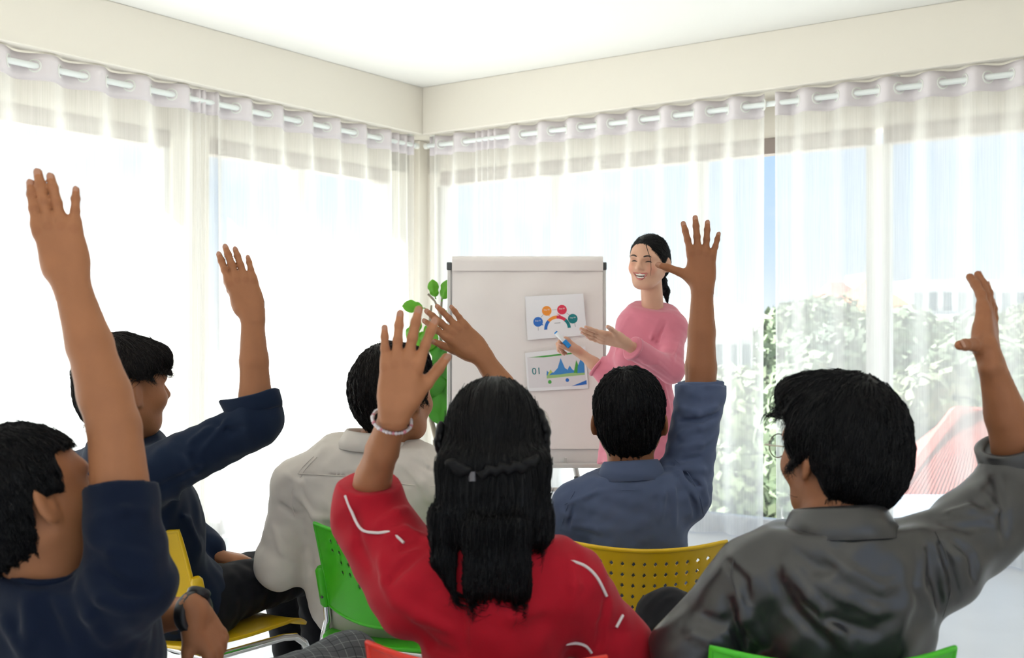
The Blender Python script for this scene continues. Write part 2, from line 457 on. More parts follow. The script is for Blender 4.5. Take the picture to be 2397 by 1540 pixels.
tree(95, 52, 700, 2.8, M_leafs[2], 61, 'tree outside at the left edge of the photo', 'tree outside the left windows')

def building(name, label, px0, px1, ytop, Y, depth, nf, nw, wm, fl=2.9, wfrac=0.6, roof=None, zb=None):
    a_, b_ = W(px0, ytop, Y), W(px1, ytop, Y); zt = a_[2]
    c = np.array([(a_[0] + b_[0]) / 2, Y + depth / 2, G0])
    r = empty(name, c, label=label, cat='building', group='buildings outside the right windows')
    w2 = (b_[0] - a_[0]) / 2
    MB().box((c[0], c[1], (zt + G0) / 2), (w2, depth / 2, (zt - G0) / 2)).build('facade', wm, r)
    for k in range(nf):
        z = zt - 0.9 - fl * k - 0.7
        MB().box((c[0], Y - 0.25, z - 1.05), (w2 + 0.1, 0.3, 0.12)).build('ledge', wm, r)
        for j in range(nw):
            x = c[0] + (2 * (j + 0.5) / nw - 1) * w2
            wdt = w2 / nw * wfrac
            f_ = MB().box((x, Y - 0.02, z), (wdt + 0.08, 0.05, 0.75)).build('window_frame', wm, r)
            MB().box((x, Y - 0.05, z), (wdt, 0.04, 0.68)).build('pane', M_bwin, f_)
    if roof:
        e_ = 0.6
        z1 = zt + roof[0]
        vs = [(c[0] - w2 - e_, Y - e_, zt), (c[0] + w2 + e_, Y - e_, zt), (c[0] + w2 + e_, Y + depth + e_, zt), (c[0] - w2 - e_, Y + depth + e_, zt),
              (c[0] - w2 * 0.45, Y + depth / 2, z1), (c[0] + w2 * 0.45, Y + depth / 2, z1)]
        MB().add(vs, [(0, 1, 5, 4), (2, 3, 4, 5), (1, 2, 5), (3, 0, 4), (3, 2, 1, 0)]).build('roof', roof[1], r)
    return r
building('apartment_block', 'long white block with rows of windows above the trees', 2132, 2440, 655, 82, 12, 4, 9, M_bwhite)
building('stair_tower', 'slim white tower left of the long white block', 2018, 2052, 640, 80, 4, 2, 1, M_bwhite)
building('tiled_house', 'house with red tiled roof left of the slim white tower', 1968, 2036, 715, 68, 8, 2, 2, M_bwhite, roof=(1.6, M_rroof))
building('orange_house', 'small house with orange tiled roof below the long white block', 2064, 2100, 716, 57, 7, 2, 2, M_bcream, roof=(1.5, M_oroof))
building('cream_house', 'pale cream house seen beside the raised arm in blue', 1665, 1762, 745, 39, 6, 3, 3, M_bwhite, roof=(0.8, M_bcream))
building('white_house', 'low white house through the curtain gap', 1790, 1830, 735, 70, 8, 3, 2, M_bwhite)
building('pale_house', 'pale house seen through the curtain at the left edge', 20, 150, 800, 34, 8, 3, 3, M_bwhite)
# the near house with the red sheet roof
p0, p1 = W(2238, 966, 22), W(2345, 970, 23)
rr_ = empty('red_roof_house', (p0[0], p0[1], G0), label='red corrugated hip roof below the right windows', cat='building')
e0, e1 = W(2085, 1170, 19.2), W(2420, 1185, 19.2)
nrib = 34
pts_t = [p0 + (p1 - p0) * k / nrib for k in range(nrib + 1)]; pts_b = [e0 + (e1 - e0) * k / nrib for k in range(nrib + 1)]
for k in range(nrib):
    A_, B_, C_, D_ = pts_t[k], pts_t[k + 1], pts_b[k + 1], pts_b[k]
    up_ = np.array([0, -0.03, 0.07]); q = 0.3
    vs = [A_, A_ + (B_ - A_) * q + up_, A_ + (B_ - A_) * (1 - q) + up_, B_, D_, D_ + (C_ - D_) * q + up_, D_ + (C_ - D_) * (1 - q) + up_, C_]
    vs += [v - np.array([0, 0, 0.06]) for v in vs]
    MB().add(vs, [(0, 1, 5, 4), (1, 2, 6, 5), (2, 3, 7, 6), (12, 13, 9, 8), (13, 14, 10, 9), (14, 15, 11, 10), (4, 5, 13, 12), (5, 6, 14, 13), (6, 7, 15, 14)]).build('roof_sheet', M_rroof, rr_)
bk0, bk1 = W(2085, 1085, 25), W(2500, 1085, 25)
MB().add([p0, e0, bk0, p1, e1, bk1], [(0, 1, 2), (3, 5, 4), (0, 2, 5, 3)]).build('roof_back', M_rroof, rr_, solid=0.06)
mb = MB(); mb.tube([e0, p0, p1, e1], 0.14, 6); mb.build('ridge_cap', M_rroof, rr_)
mb = MB(); mb.box(((e0[0] + e1[0]) / 2, 23.8, (G0 + e0[2]) / 2 - 0.1), ((e1[0] - e0[0]) / 2 - 0.3, 4.4, (e0[2] - G0) / 2 - 0.1)); mb.build('walls', M_bwhite, rr_)
q0, q1 = W(1960, 1160, 15), W(2420, 1165, 15)
rr2 = empty('blue_roof_shed', ((q0[0] + q1[0]) / 2, 14.0, G0), label='flat blue-grey roof in front of the red roof', cat='building')
MB().box(((q0[0] + q1[0]) / 2, 13.2, q0[2] - 0.1), ((q1[0] - q0[0]) / 2, 1.9, 0.1)).build('roof', M_broof, rr2)
MB().box(((q0[0] + q1[0]) / 2, 13.2, (q0[2] - 0.2 + G0) / 2), ((q1[0] - q0[0]) / 2 - 0.2, 1.7, (q0[2] - 0.2 - G0) / 2)).build('walls', M_bwhite, rr2)

# ------------------------------------------------------------------ flip chart
M_board = mat('whiteboard', (0.82, 0.79, 0.78), 0.3)
M_paper = mat('pad_paper', (0.86, 0.79, 0.77), 0.7, var=0.015, vscale=5)
M_alu = mat('easel_aluminium', (0.62, 0.60, 0.58), 0.4, metal=0.3)
M_dgrey = mat('dark_grey_plastic', (0.07, 0.075, 0.08), 0.45)
M_black = mat('black_plastic', (0.012, 0.012, 0.013), 0.4)
YB = 4.85
fc = empty('flip_chart', (W(1235, 770, YB)[0], YB, 0), label='white flip chart easel with paper pad and two printed sheets', cat='flip chart')
bl, br, bt, bb = W(1046, 0, YB)[0], W(1420, 0, YB)[0], W(0, 614, YB)[2], W(0, 1088, YB)[2]
LEAN = 0.04                                         # the top leans back
def B(x, z, off=0.0):
    """point on the board front; off towards the camera"""
    k = (z - bb) / (bt - bb)
    return np.array([x, YB + LEAN * k - off, z])
def bbox_(mb, x0, x1, z0, z1, o0, o1):
    vs = [B(x, z, o) for x in (x0, x1) for z in (z0, z1) for o in (o0, o1)]
    return mb.add(vs, [(0, 1, 3, 2), (4, 6, 7, 5), (0, 4, 5, 1), (2, 3, 7, 6), (0, 2, 6, 4), (1, 5, 7, 3)])
bbox_(MB(), bl + 0.012, br - 0.012, bb + 0.01, bt - 0.01, -0.012, 0.0).build('board', M_board, fc)
for x0, x1 in ((bl, bl + 0.016), (br - 0.016, br)):
    bbox_(MB(), x0, x1, bb, bt - 0.03, -0.018, 0.008).build('side_rail', M_alu, fc, bevel=0.003)
bbox_(MB(), bl, br, bt - 0.016, bt, -0.018, 0.006).build('top_rail', M_alu, fc, bevel=0.003)
for x0 in (bl - 0.003, br - 0.021):
    bbox_(MB(), x0, x0 + 0.024, bt - 0.032, bt + 0.003, -0.02, 0.011).build('corner_cap', M_dgrey, fc, bevel=0.004)
bbox_(MB(), bl, br, bb - 0.008, bb + 0.012, -0.018, 0.05).build('pen_tray', M_alu, fc, bevel=0.003)
# pad with the sheets folded over the clamp
pl_, pr_ = W(1058, 0, YB)[0], W(1412, 0, YB)[0]
pz = W(0, 1050, YB)[2]
def pad_pt(s, t):
    x = pl_ + (pr_ - pl_) * s; z = pz + (bt - 0.012 - pz) * t
    wv = 0.004 * math.sin(6 * s + 3 * t) * (1 - t) + 0.003 * math.sin(17 * s - 9 * t) * math.exp(-((t - 0.9) / 0.15) ** 2)
    return B(x, z, 0.009 + wv + 0.006 * (1 - t))
MB().grid(pad_pt, 40, 50).build('paper_pad', M_paper, fc, smooth=True, solid=0.002)
ft, fb = W(0, 599, YB)[2], W(0, 633, YB)[2]
def flap(s, t):
    x = pl_ - 0.001 + (pr_ - pl_ + 0.002) * s
    a_ = PI * 0.95 * min(t / 0.4, 1.0)
    if t < 0.4:
        return B(x, ft - 0.022 + 0.022 * math.sin(a_), 0.0 - 0.022 * math.cos(a_) + 0.004)
    k = (t - 0.4) / 0.6
    return B(x, ft - 0.02 + (fb - ft + 0.02) * k, 0.026 - 0.008 * k + 0.002 * math.sin(9 * s))
MB().grid(flap, 30, 24).build('folded_sheets', M_paper, fc, smooth=True, solid=0.003)
# tripod easel
cx = fc.location.x
zt = bt - 0.1
lx = lambda px, py, Y: W(px, py, Y)
def leg(p_, q_, r_=0.013, name='leg'):
    MB().tube([p_, q_], r_, 10).build(name, M_alu, fc, smooth=True)
leg(np.array([cx - 0.05, YB + 0.085, zt]), np.array([cx - 0.42, YB + 0.06, 0.02]))
leg(W(1325, 1000, YB + 0.07), np.array([cx + 0.36, YB + 0.06, 0.02]))
leg(np.array([cx, YB + 0.09, zt]), np.array([cx, YB + 0.62, 0.02]))
leg(W(1150, 1147, YB - 0.02), W(1365, 1145, YB - 0.02), 0.009, 'cross_bar')
for x_, y_ in ((cx - 0.42, YB + 0.06), (cx + 0.36, YB + 0.06), (cx, YB + 0.62)):
    MB().lathe([(0.012, 0.0), (0.02, 0.002), (0.02, 0.02), (0.014, 0.035)], (x_, y_, 0), 14).build('rubber_foot', M_black, fc, smooth=True)
MB().box(W(1324, 1081, YB - 0.02), (0.005, 0.01, 0.018)).build('clip', M_alu, fc)
mb = MB(); mb.lathe([(0.004, -0.012), (0.018, -0.010), (0.02, 0.0), (0.018, 0.010), (0.004, 0.012)], W(1349, 1125, YB + 0.03), 7, [[0, 0, 1], [0, 1, 0], [1, 0, 0]])
mb.build('clamp_knob', M_black, fc)

# printed sheets taped to the pad
M_sheet = mat('print_paper', (0.86, 0.84, 0.87), 0.6)
INK = {'blue': (0.02, 0.15, 0.55), 'orange': (0.90, 0.30, 0.03), 'red': (0.75, 0.03, 0.08), 'teal': (0.0, 0.20, 0.22), 'green': (0.07, 0.36, 0.06),
       'grey': (0.35, 0.35, 0.37), 'lgreen': (0.35, 0.55, 0.22), 'white': (0.85, 0.85, 0.85), 'sky': (0.05, 0.25, 0.60), 'pale': (0.76, 0.72, 0.75), 'yellow': (0.55, 0.65, 0.12)}
def ink(c): return mat('print_' + c, INK[c], 0.6)
def sheet(label, c0, c1, c2, c3, depth, curl):
    """corners tl, tr, br, bl in pixels"""
    zc = W(0, (c0[1] + c2[1]) / 2, YB)[2]
    YY = B(0, zc, depth)[1]
    P4 = [W(c[0], c[1], YY) for c in (c0, c1, c2, c3)]
    root = empty('printed_sheet', P4[3], label=label, cat='paper', group='printed sheets on the flip chart')
    def at(s, t, off=0.0):
        p = (P4[0] * (1 - s) + P4[1] * s) * (1 - t) + (P4[3] * (1 - s) + P4[2] * s) * t
        p = p.copy(); p[1] -= off + curl * (s * s * (1 - t) ** 2 + 0.3 * (1 - s) * t * t)
        p[1] += LEAN * (p[2] - zc) / (bt - bb)
        return p
    MB().grid(lambda s, t: at(s, t), 16, 12).build('paper', M_sheet, root, smooth=True, solid=0.0004)
    return root, at
def poly(root, at, pts, c, name, off=0.0007):
    b = [at(s, t, off) for s, t in pts]
    me = raw_mesh(name, b, [tuple(range(len(b)))[::-1]], False)
    o = obj(name, me, ink(c), root); return o
def strip(root, at, A_, B_, c, name, off=0.0007):
    n = len(A_); v = [at(s, t, off) for s, t in A_] + [at(s, t, off) for s, t in B_]
    return obj(name, raw_mesh(name, v, [(i + 1, i, n + i, n + i + 1) for i in range(n - 1)], False), ink(c), root)
def disc(root, at, s, t, r, c, name, asp, off=0.0007, n=24):
    return poly(root, at, [(s + r * math.cos(2 * PI * k / n), t + r * asp * math.sin(2 * PI * k / n)) for k in range(n)], c, name, off)
def words(root, at, txt, s, t, h, c, off=0.0012, name='lettering'):
    cu = bpy.data.curves.new(name, 'FONT'); cu.body = txt; cu.size = h; cu.align_x = 'CENTER'; cu.align_y = 'CENTER'
    cu.materials.append(ink(c))
    tmp = bpy.data.objects.new(name, cu); COL.objects.link(tmp)
    me = bpy.data.meshes.new_from_object(tmp.evaluated_get(bpy.context.evaluated_depsgraph_get()))
    bpy.data.objects.remove(tmp); me.name = name
    o = bpy.data.objects.new(name, me); COL.objects.link(o); o.parent = root
    p = Vector(at(s, t, off)); xd = (Vector(at(s + 0.05, t, off)) - p).normalized(); yd = (p - Vector(at(s, t + 0.05, off))).normalized(); zd = xd.cross(yd).normalized()
    yd = zd.cross(xd)
    mw = Matrix((xd, yd, zd)).transposed().to_4x4()
    o.matrix_local = Matrix.Translation(p - root.location) @ mw
    return o
r1, at1 = sheet('upper printed sheet with four coloured circles around an arc', (1229, 694), (1365, 687), (1374, 784), (1235, 796), 0.022, 0.012)
AS1 = 136 / 98.0
cs, ct, ro, ri = 0.515, 0.795, 0.225, 0.172
# four pieces of arc
for k, c in enumerate(('blue', 'orange', 'red', 'teal')):
    a0 = PI + PI * k / 4; a1 = PI + PI * (k + 1) / 4
    ang = [a0 + (a1 - a0) * i / 8 for i in range(9)]
    strip(r1, at1, [(cs + ro * math.cos(a), ct + ro * AS1 * math.sin(a)) for a in ang], [(cs + ri * math.cos(a), ct + ri * AS1 * math.sin(a)) for a in ang], c, 'arc_segment')
for (s_, t_, c, tx, ts_) in ((0.195, 0.60, 'blue', 'Step 01', (0.11, 0.05)), (0.355, 0.36, 'orange', 'Step 02', (0.07, 0.09)), (0.615, 0.355, 'red', 'Step 03', (-0.05, 0.10)), (0.785, 0.585, 'teal', 'Step 04', (-0.10, 0.07))):
    d_ = disc(r1, at1, s_, t_, 0.082, c, 'circle', AS1)
    poly(r1, at1, [(s_ + ts_[0] - 0.05, t_ + ts_[1] - 0.02), (s_ + ts_[0] + 0.02 * (1 if ts_[0] < 0 else 0) - 0.02, t_ + ts_[1] + 0.04), (s_ + ts_[0] * 0.4, t_ + ts_[1] + 0.03)][::-1], c, 'pointer', 0.0006)
    words(r1, at1, tx, s_, t_ - 0.025, 0.0085, 'white')
def thin(root, at, a, b, w, c, name='connector'):
    d = np.array(b) - np.array(a); n_ = np.array([-d[1], d[0]]); n_ = n_ / np.linalg.norm(n_) * w
    poly(root, at, [tuple(np.array(a) - n_), tuple(np.array(b) - n_), tuple(np.array(b) + n_), tuple(np.array(a) + n_)], c, name)
for a, b in (((0.25, 0.50), (0.30, 0.43)), ((0.445, 0.345), (0.53, 0.345)), ((0.69, 0.44), (0.735, 0.50)), ((0.19, 0.72), (0.19, 0.80)), ((0.81, 0.70), (0.82, 0.78))):
    thin(r1, at1, a, b, 0.004, 'grey')
thin(r1, at1, (0.47, 0.66), (0.57, 0.66), 0.008, 'grey', 'caption')
r2, at2 = sheet('lower printed sheet reading 01 with a mountain chart', (1229, 826), (1370, 811), (1377, 909), (1235, 916), 0.020, 0.004)
AS2 = 142 / 92.0
MB().grid(lambda s, t: at2(0.03 + 0.94 * s, 0.12 + 0.80 * t, 0.0004), 16, 12).build('tinted_panel', ink('pale'), r2, smooth=True)
poly(r2, at2, [(0.05, 0.125), (0.97, 0.105), (0.97, 0.145), (0.30, 0.16)], 'green', 'top_band')
words(r2, at2, '01', 0.17, 0.50, 0.042, 'teal')
base = 0.62
def peak(xs, ys, c, name):
    n = len(xs)
    strip(r2, at2, list(zip(xs, ys)), [(x, base) for x in xs], c, name, 0.0008)
peak([0.33, 0.34, 0.37, 0.45, 0.52, 0.58, 0.64, 0.68, 0.72, 0.76, 0.80, 0.84, 0.88, 0.95], [0.60, 0.50, 0.55, 0.56, 0.46, 0.22, 0.47, 0.52, 0.42, 0.52, 0.56, 0.46, 0.42, 0.44], 'sky', 'mountain_chart')
peak([0.46, 0.52, 0.58, 0.65], [0.60, 0.52, 0.36, 0.60], 'lgreen', 'green_peak')
peak([0.35, 0.40, 0.45], [0.60, 0.48, 0.60], 'yellow', 'green_peak')
peak([0.78, 0.835, 0.90], [0.60, 0.30, 0.60], 'green', 'green_peak')
peak([0.84, 0.935, 0.96], [0.50, 0.20, 0.42], 'sky', 'blue_peak')
peak([0.88, 0.94, 0.96], [0.60, 0.42, 0.52], 'lgreen', 'green_peak')
strip(r2, at2, [(0.33, 0.615), (0.96, 0.585)], [(0.33, 0.70), (0.96, 0.67)], 'lgreen', 'chart_base', 0.0007)
disc(r2, at2, 0.375, 0.79, 0.030, 'green', 'dot', AS2); disc(r2, at2, 0.665, 0.77, 0.030, 'blue', 'dot', AS2)
poly(r2, at2, [(0.73, 0.925), (0.98, 0.80), (0.98, 0.90)], 'blue', 'corner_wedge')

# ------------------------------------------------------------------ potted fig behind the flip chart
M_leaf = mat('fig_leaf', (0.06, 0.26, 0.025), 0.35, var=0.25, vscale=9)
M_leafy = mat('fig_leaf_young', (0.16, 0.42, 0.03), 0.35, var=0.2, vscale=9)
for m_ in (M_leaf, M_leafy):
    nt = m_.node_tree; b_ = nt.nodes['Principled BSDF']; out_ = nt.nodes['Material Output']
    tl_ = nt.nodes.new('ShaderNodeBsdfTranslucent'); tl_.inputs[0].default_value = (0.22, 0.60, 0.04, 1)
    ms_ = nt.nodes.new('ShaderNodeMixShader'); ms_.inputs[0].default_value = 0.4
    nt.links.new(b_.outputs[0], ms_.inputs[1]); nt.links.new(tl_.outputs[0], ms_.inputs[2]); nt.links.new(ms_.outputs[0], out_.inputs[0])
M_stem = mat('fig_stem', (0.30, 0.25, 0.19), 0.85, bump=0.4, bscale=60)
YP = 5.35
pb = W(1025, 770, YP); pb[2] = 0
pt_ = empty('potted_fig', pb, label='fiddle leaf fig plant peeking out left of the flip chart', cat='plant')
MB().lathe([(0.10, 0.0), (0.13, 0.01), (0.16, 0.26), (0.165, 0.30), (0.15, 0.30), (0.145, 0.26)], pb, 28).build('pot', mat('pot_white', (0.75, 0.75, 0.73), 0.4), pt_, smooth=True)
MB().lathe([(0.02, 0.0), (0.148, 0.002), (0.148, 0.02), (0.02, 0.025)], pb + np.array([0, 0, 0.245]), 24).build('soil', mat('soil', (0.05, 0.035, 0.025), 0.95, bump=1, bscale=80), pt_)
fork = W(1022, 1030, YP)
MB().tube([pb + np.array([0, 0, 0.24]), pb + (fork - pb) * 0.6, fork], [0.022, 0.02, 0.018], 10).build('stem', M_stem, pt_, smooth=True)
br1 = [fork, W(1010, 985, YP), W(1003, 930, YP - 0.02), W(1000, 850, YP - 0.03), W(1005, 760, YP - 0.03), W(1010, 715, YP)]
br2 = [fork, W(1030, 985, YP), W(1036, 935, YP), W(1035, 850, YP), W(1030, 760, YP), W(1035, 690, YP)]
MB().tube(br1, [0.013, 0.012, 0.011, 0.009, 0.007, 0.005], 8).build('branch', M_stem, pt_, smooth=True)
MB().tube(br2, [0.013, 0.012, 0.011, 0.009, 0.007, 0.005], 8).build('branch', M_stem, pt_, smooth=True)
MB().tube([W(1030, 735, YP), W(1018, 705, YP - 0.03), W(1002, 688, YP - 0.04)], [0.006, 0.005, 0.006], 8).build('twig', M_stem, pt_, smooth=True)
def fig_leaf(p, d, up, L, wdt, m):
    d = nrm(d); s = nrm(np.cross(d, up)); n = np.cross(s, d)
    def fn(a, t):
        w_ = wdt * (math.sin(PI * min(1, t) ** 0.85) ** 0.6) * (0.72 + 0.5 * t) * (1 - 0.25 * math.exp(-((t - 0.42) / 0.13) ** 2))
        x = (a - 0.5) * 2
        return p + d * (L * (0.10 + t)) + s * (x * w_ * 0.5) + n * (-abs(x) * 0.12 * wdt + 0.18 * L * (t - t * t) * 2 - 0.25 * L * t * t + 0.018 * L * math.sin(t * 22) * abs(x))
    mb = MB().grid(fn, 8, 12)
    mb.tube([p, p + d * L * 0.1], 0.003, 5)
    o = mb.build('leaf', m, pt_, smooth=True, solid=0.0008); return o
rnd = random.Random(4)
LV = [(1020, 700, -0.2, 1, 0.085, 1), (1034, 705, 0.35, 1, 0.10, 1), (996, 722, -1, 0.2, 0.10, 1), (1000, 770, -0.3, -0.6, 0.12, 1), (985, 745, -0.6, -1, 0.11, 1), (1012, 790, 0.5, -1, 0.16, 0),
      (1030, 800, 0.4, -1, 0.18, 0), (1022, 830, -0.1, -1, 0.19, 0), (1036, 860, 0.4, -0.9, 0.18, 0), (1008, 860, -0.4, -0.8, 0.17, 0), (1024, 890, 0.1, -1, 0.19, 0), (1036, 780, 0.6, -0.3, 0.16, 0), (1040, 730, 0.7, 0.3, 0.13, 1),
      (1046, 830, 1, -0.3, 0.17, 0), (1000, 830, -0.6, -0.3, 0.13, 0), (1015, 745, -0.2, -0.9, 0.14, 1)]
for px, py, dx, dz, L, mi in LV:
    fig_leaf(W(px, py, YP - 0.02), np.array([dx, -0.35 + rnd.uniform(-0.3, 0.2), dz]), np.array([rnd.uniform(-0.2, 0.2), -1, 0.3]), L, L * 0.72, M_leafy if mi else M_leaf)

# ------------------------------------------------------------------ chairs
M_chrome = mat('chrome_tube', (0.75, 0.75, 0.76), 0.12, metal=1.0)
M_screw = mat('dark_screw', (0.05, 0.05, 0.05), 0.4, metal=0.6)
CM = {'yellow': mat('yellow_plastic', (0.80, 0.50, 0.004), 0.38, bump=0.03, bscale=300), 'green': mat('green_plastic', (0.06, 0.52, 0.012), 0.38, bump=0.03, bscale=300),
      'red': mat('red_plastic', (0.75, 0.03, 0.012), 0.38, bump=0.03, bscale=300)}
BW, BT, BB = 0.195, 0.755, 0.505          # half width, top and bottom of the backrest
def back_pt(x, z, off=0.0):
    """x across (-BW..BW), z height; the shell is hollow towards the sitter and leans back"""
    k = (z - BB) / (BT - BB)
    y = -0.20 - 0.055 * k - 0.02 * k * k + 0.062 * (x / BW) ** 2 - off
    return np.array([x * (0.965 + 0.035 * k), y, z + 0.012 * (x / BW) ** 2 * k])
def back_shell():
    mb = MB(); nx = 30; nz = 18
    xs = np.linspace(-BW, BW, nx + 1); zs = np.linspace(BB, BT, nz + 1)
    def low(x):                                       # the lower edge dips in the middle
        return 0.03 * (x / BW) ** 2
    def p(x, z):
        k = (z - BB) / (BT - BB)
        return back_pt(x, z + low(x) * (1 - k))
    dz, dx = zs[1] - zs[0], xs[1] - xs[0]
    holes = set()
    for row, (j, half) in enumerate(((15, 12), (13, 11), (11, 10), (9, 9), (7, 6))):
        for i in range(nx):
            c_ = i - nx / 2 + 0.5
            if i % 2 == row * 0 and abs(c_) < half: holes.add((i, j))
    for i in range(nx):
        for j in range(nz):
            x0, x1, z0, z1 = xs[i], xs[i + 1], zs[j], zs[j + 1]
            if (i, j) in holes:
                xm, zm = (x0 + x1) / 2, (z0 + z1) / 2; h = 0.50
                vs = [p(x0, z1), p(x1, z1), p(x1, z0), p(x0, z0), p(xm, zm + h * dz), p(xm + h * dx, zm), p(xm, zm - h * dz), p(xm - h * dx, zm)]
                mb.add(vs, [(1, 0, 4), (2, 1, 5), (3, 2, 6), (0, 3, 7), (0, 7, 4), (1, 4, 5), (2, 5, 6), (3, 6, 7)])
            else:
                mb.add([p(x0, z1), p(x1, z1), p(x1, z0), p(x0, z0)], [(3, 2, 1, 0)])
    bm = bmesh.new(); me = raw_mesh('backrest', mb.v, mb.f, True); bm.from_mesh(me)
    bmesh.ops.remove_doubles(bm, verts=bm.verts, dist=1e-5); bmesh.ops.recalc_face_normals(bm, faces=bm.faces); bm.to_mesh(me); bm.free()
    me.polygons.foreach_set('use_smooth', [True] * len(me.polygons))
    return me, p
BACK_ME, BACK_P = back_shell()
CH_CACHE = {}
def chair(colour, loc, rz, label, seat=True):
    m = CM[colour]
    r = empty('stacking_chair', loc, rz, label, 'chair', 'plastic chairs of the audience')
    def part(name, key, make, material, parent=r, solid=0.0, bevel=0.0, smooth=True, split=True):
        if key not in CH_CACHE: CH_CACHE[key] = make()
        o = bpy.data.objects.new(name, CH_CACHE[key]); COL.objects.link(o); o.parent = parent
        if not CH_CACHE[key].materials: CH_CACHE[key].materials.append(material)
        o.material_slots[0].link = 'OBJECT'; o.material_slots[0].material = material
        if solid:
            md = o.modifiers.new('thickness', 'SOLIDIFY'); md.thickness = solid; md.offset = 0
        if bevel:
            md = o.modifiers.new('edge', 'BEVEL'); md.width = bevel; md.segments = 3; md.limit_method = 'ANGLE'
        if smooth and split:
            md = o.modifiers.new('split', 'EDGE_SPLIT'); md.split_angle = math.radians(50)
        return o
    bk = part('backrest', 'back', lambda: BACK_ME, m, solid=0.0045)
    def rim():
        pth = [BACK_P(-BW, z) for z in np.linspace(BB, BT, 12)] + [BACK_P(x, BT) for x in np.linspace(-BW, BW, 24)[1:-1]] + [BACK_P(BW, z) for z in np.linspace(BT, BB, 12)] + [BACK_P(x, BB) for x in np.linspace(BW, -BW, 24)[1:-1]]
        return raw_mesh('rim', *(lambda q: (q.v, q.f))(MB().tube(pth, 0.0055, 8, closed=True)), True)
    part('rim', 'rim', rim, m, bk)
    def sock(sx):
        a_ = BACK_P(sx * BW, BB - 0.005); b2 = BACK_P(sx * BW, BB + 0.115)
        of = np.array([sx * 0.012, 0.006, 0])
        return lambda: raw_mesh('socket', *(lambda q: (q.v, q.f))(MB().tube([a_ + of, a_ + (b2 - a_) * 0.08 + of, a_ + (b2 - a_) * 0.92 + of, b2 + of], [0.012, 0.0165, 0.0165, 0.010], 14)), True)
    def scr(sx):
        a_ = BACK_P(sx * BW, BB + 0.025) + np.array([sx * 0.0125, -0.010, 0])
        return lambda: raw_mesh('screw', *(lambda q: (q.v, q.f))(MB().lathe([(0.001, -0.004), (0.004, -0.003), (0.004, 0.003)], a_, 10, [[1, 0, 0], [0, 0, 1], [0, -1, 0]])), True)
    def rleg(sx):
        a_ = BACK_P(sx * BW, BB + 0.05) + np.array([sx * 0.012, 0.006, 0])
        return lambda: raw_mesh('leg', *(lambda q: (q.v, q.f))(MB().tube([a_, a_ + np.array([0, 0.02, -0.09]), np.array([sx * 0.216, -0.155, 0.38]), np.array([sx * 0.235, -0.235, 0.012])], 0.0105, 12)), True)
    def fleg(sx):
        pth = [np.array([sx * 0.205, -0.15, 0.425]), np.array([sx * 0.205, 0.12, 0.425]), np.array([sx * 0.206, 0.165, 0.418]), np.array([sx * 0.208, 0.195, 0.395]), np.array([sx * 0.212, 0.215, 0.35]), np.array([sx * 0.228, 0.255, 0.012])]
        return lambda: raw_mesh('leg', *(lambda q: (q.v, q.f))(MB().tube(pth, 0.0105, 12)), True)
    def foot(sx, y, x):
        return lambda: raw_mesh('foot', *(lambda q: (q.v, q.f))(MB().lathe([(0.010, 0.0), (0.0145, 0.002), (0.0145, 0.03), (0.011, 0.034)], (sx * x, y, 0), 12)), True)
    for sx in (-1, 1):
        s_ = part('socket', ('sock', sx), sock(sx), m); part('screw', ('scr', sx), scr(sx), M_screw, s_)
        l1 = part('leg', ('rleg', sx), rleg(sx), M_chrome); part('foot', ('rf', sx), foot(sx, -0.235, 0.235), M_black, l1)
        l2 = part('leg', ('fleg', sx), fleg(sx), M_chrome); part('foot', ('ff', sx), foot(sx, 0.255, 0.228), M_black, l2)
    def seat_me():
        def fn(a, t):
            x = (a - 0.5) * 2; y = -0.19 + 0.43 * t
            cut = 1 - 0.18 * max(0, (t - 0.7) / 0.3) ** 2 - 0.10 * max(0, (0.25 - t) / 0.25) ** 2
            return np.array([x * 0.205 * cut, y, 0.452 - 0.018 * math.exp(-((t - 0.4) / 0.3) ** 2) * (1 - x * x * 0.6) + 0.012 * x * x - 0.03 * max(0, (t - 0.8) / 0.2) ** 2])
        q = MB().grid(fn, 20, 22); return raw_mesh('seat', q.v, q.f, True)
    part('seat', 'seat', seat_me, m, solid=0.010, bevel=0.003)
    def cross():
        q = MB().tube([(-0.21, -0.13, 0.425), (0.21, -0.13, 0.425)], 0.009, 10); return raw_mesh('cross_bar', q.v, q.f, True)
    part('cross_bar', 'cross', cross, M_chrome)
    return r
def chair_at(colour, px, Yb, rz, label):
    """px, Yb: where the middle of the backrest top is; rz: turn of the chair, 0 = facing away from the camera"""
    top = np.array([(px - 1198.5) / F * Yb, Yb])
    loc = top - np.array([-math.sin(rz) * -0.27, math.cos(rz) * -0.27])
    return chair(colour, (loc[0], loc[1], 0), rz, label)
chair_at('yellow', 1516, 2.615, math.radians(-1), 'yellow plastic chair with perforated back behind the man in blue')
chair_at('green', 868, 2.80, math.radians(-20), 'green plastic chair of the man in the white shirt')
chair_at('yellow', 268, 2.88, math.radians(-38), 'yellow plastic chair at far left, seen half from the side')
chair_at('red', 1112, 1.71, math.radians(-12), 'red plastic chair of the girl with long hair')
chair_at('green', 1975, 1.72, math.radians(0), 'bright green plastic chair of the man in grey')
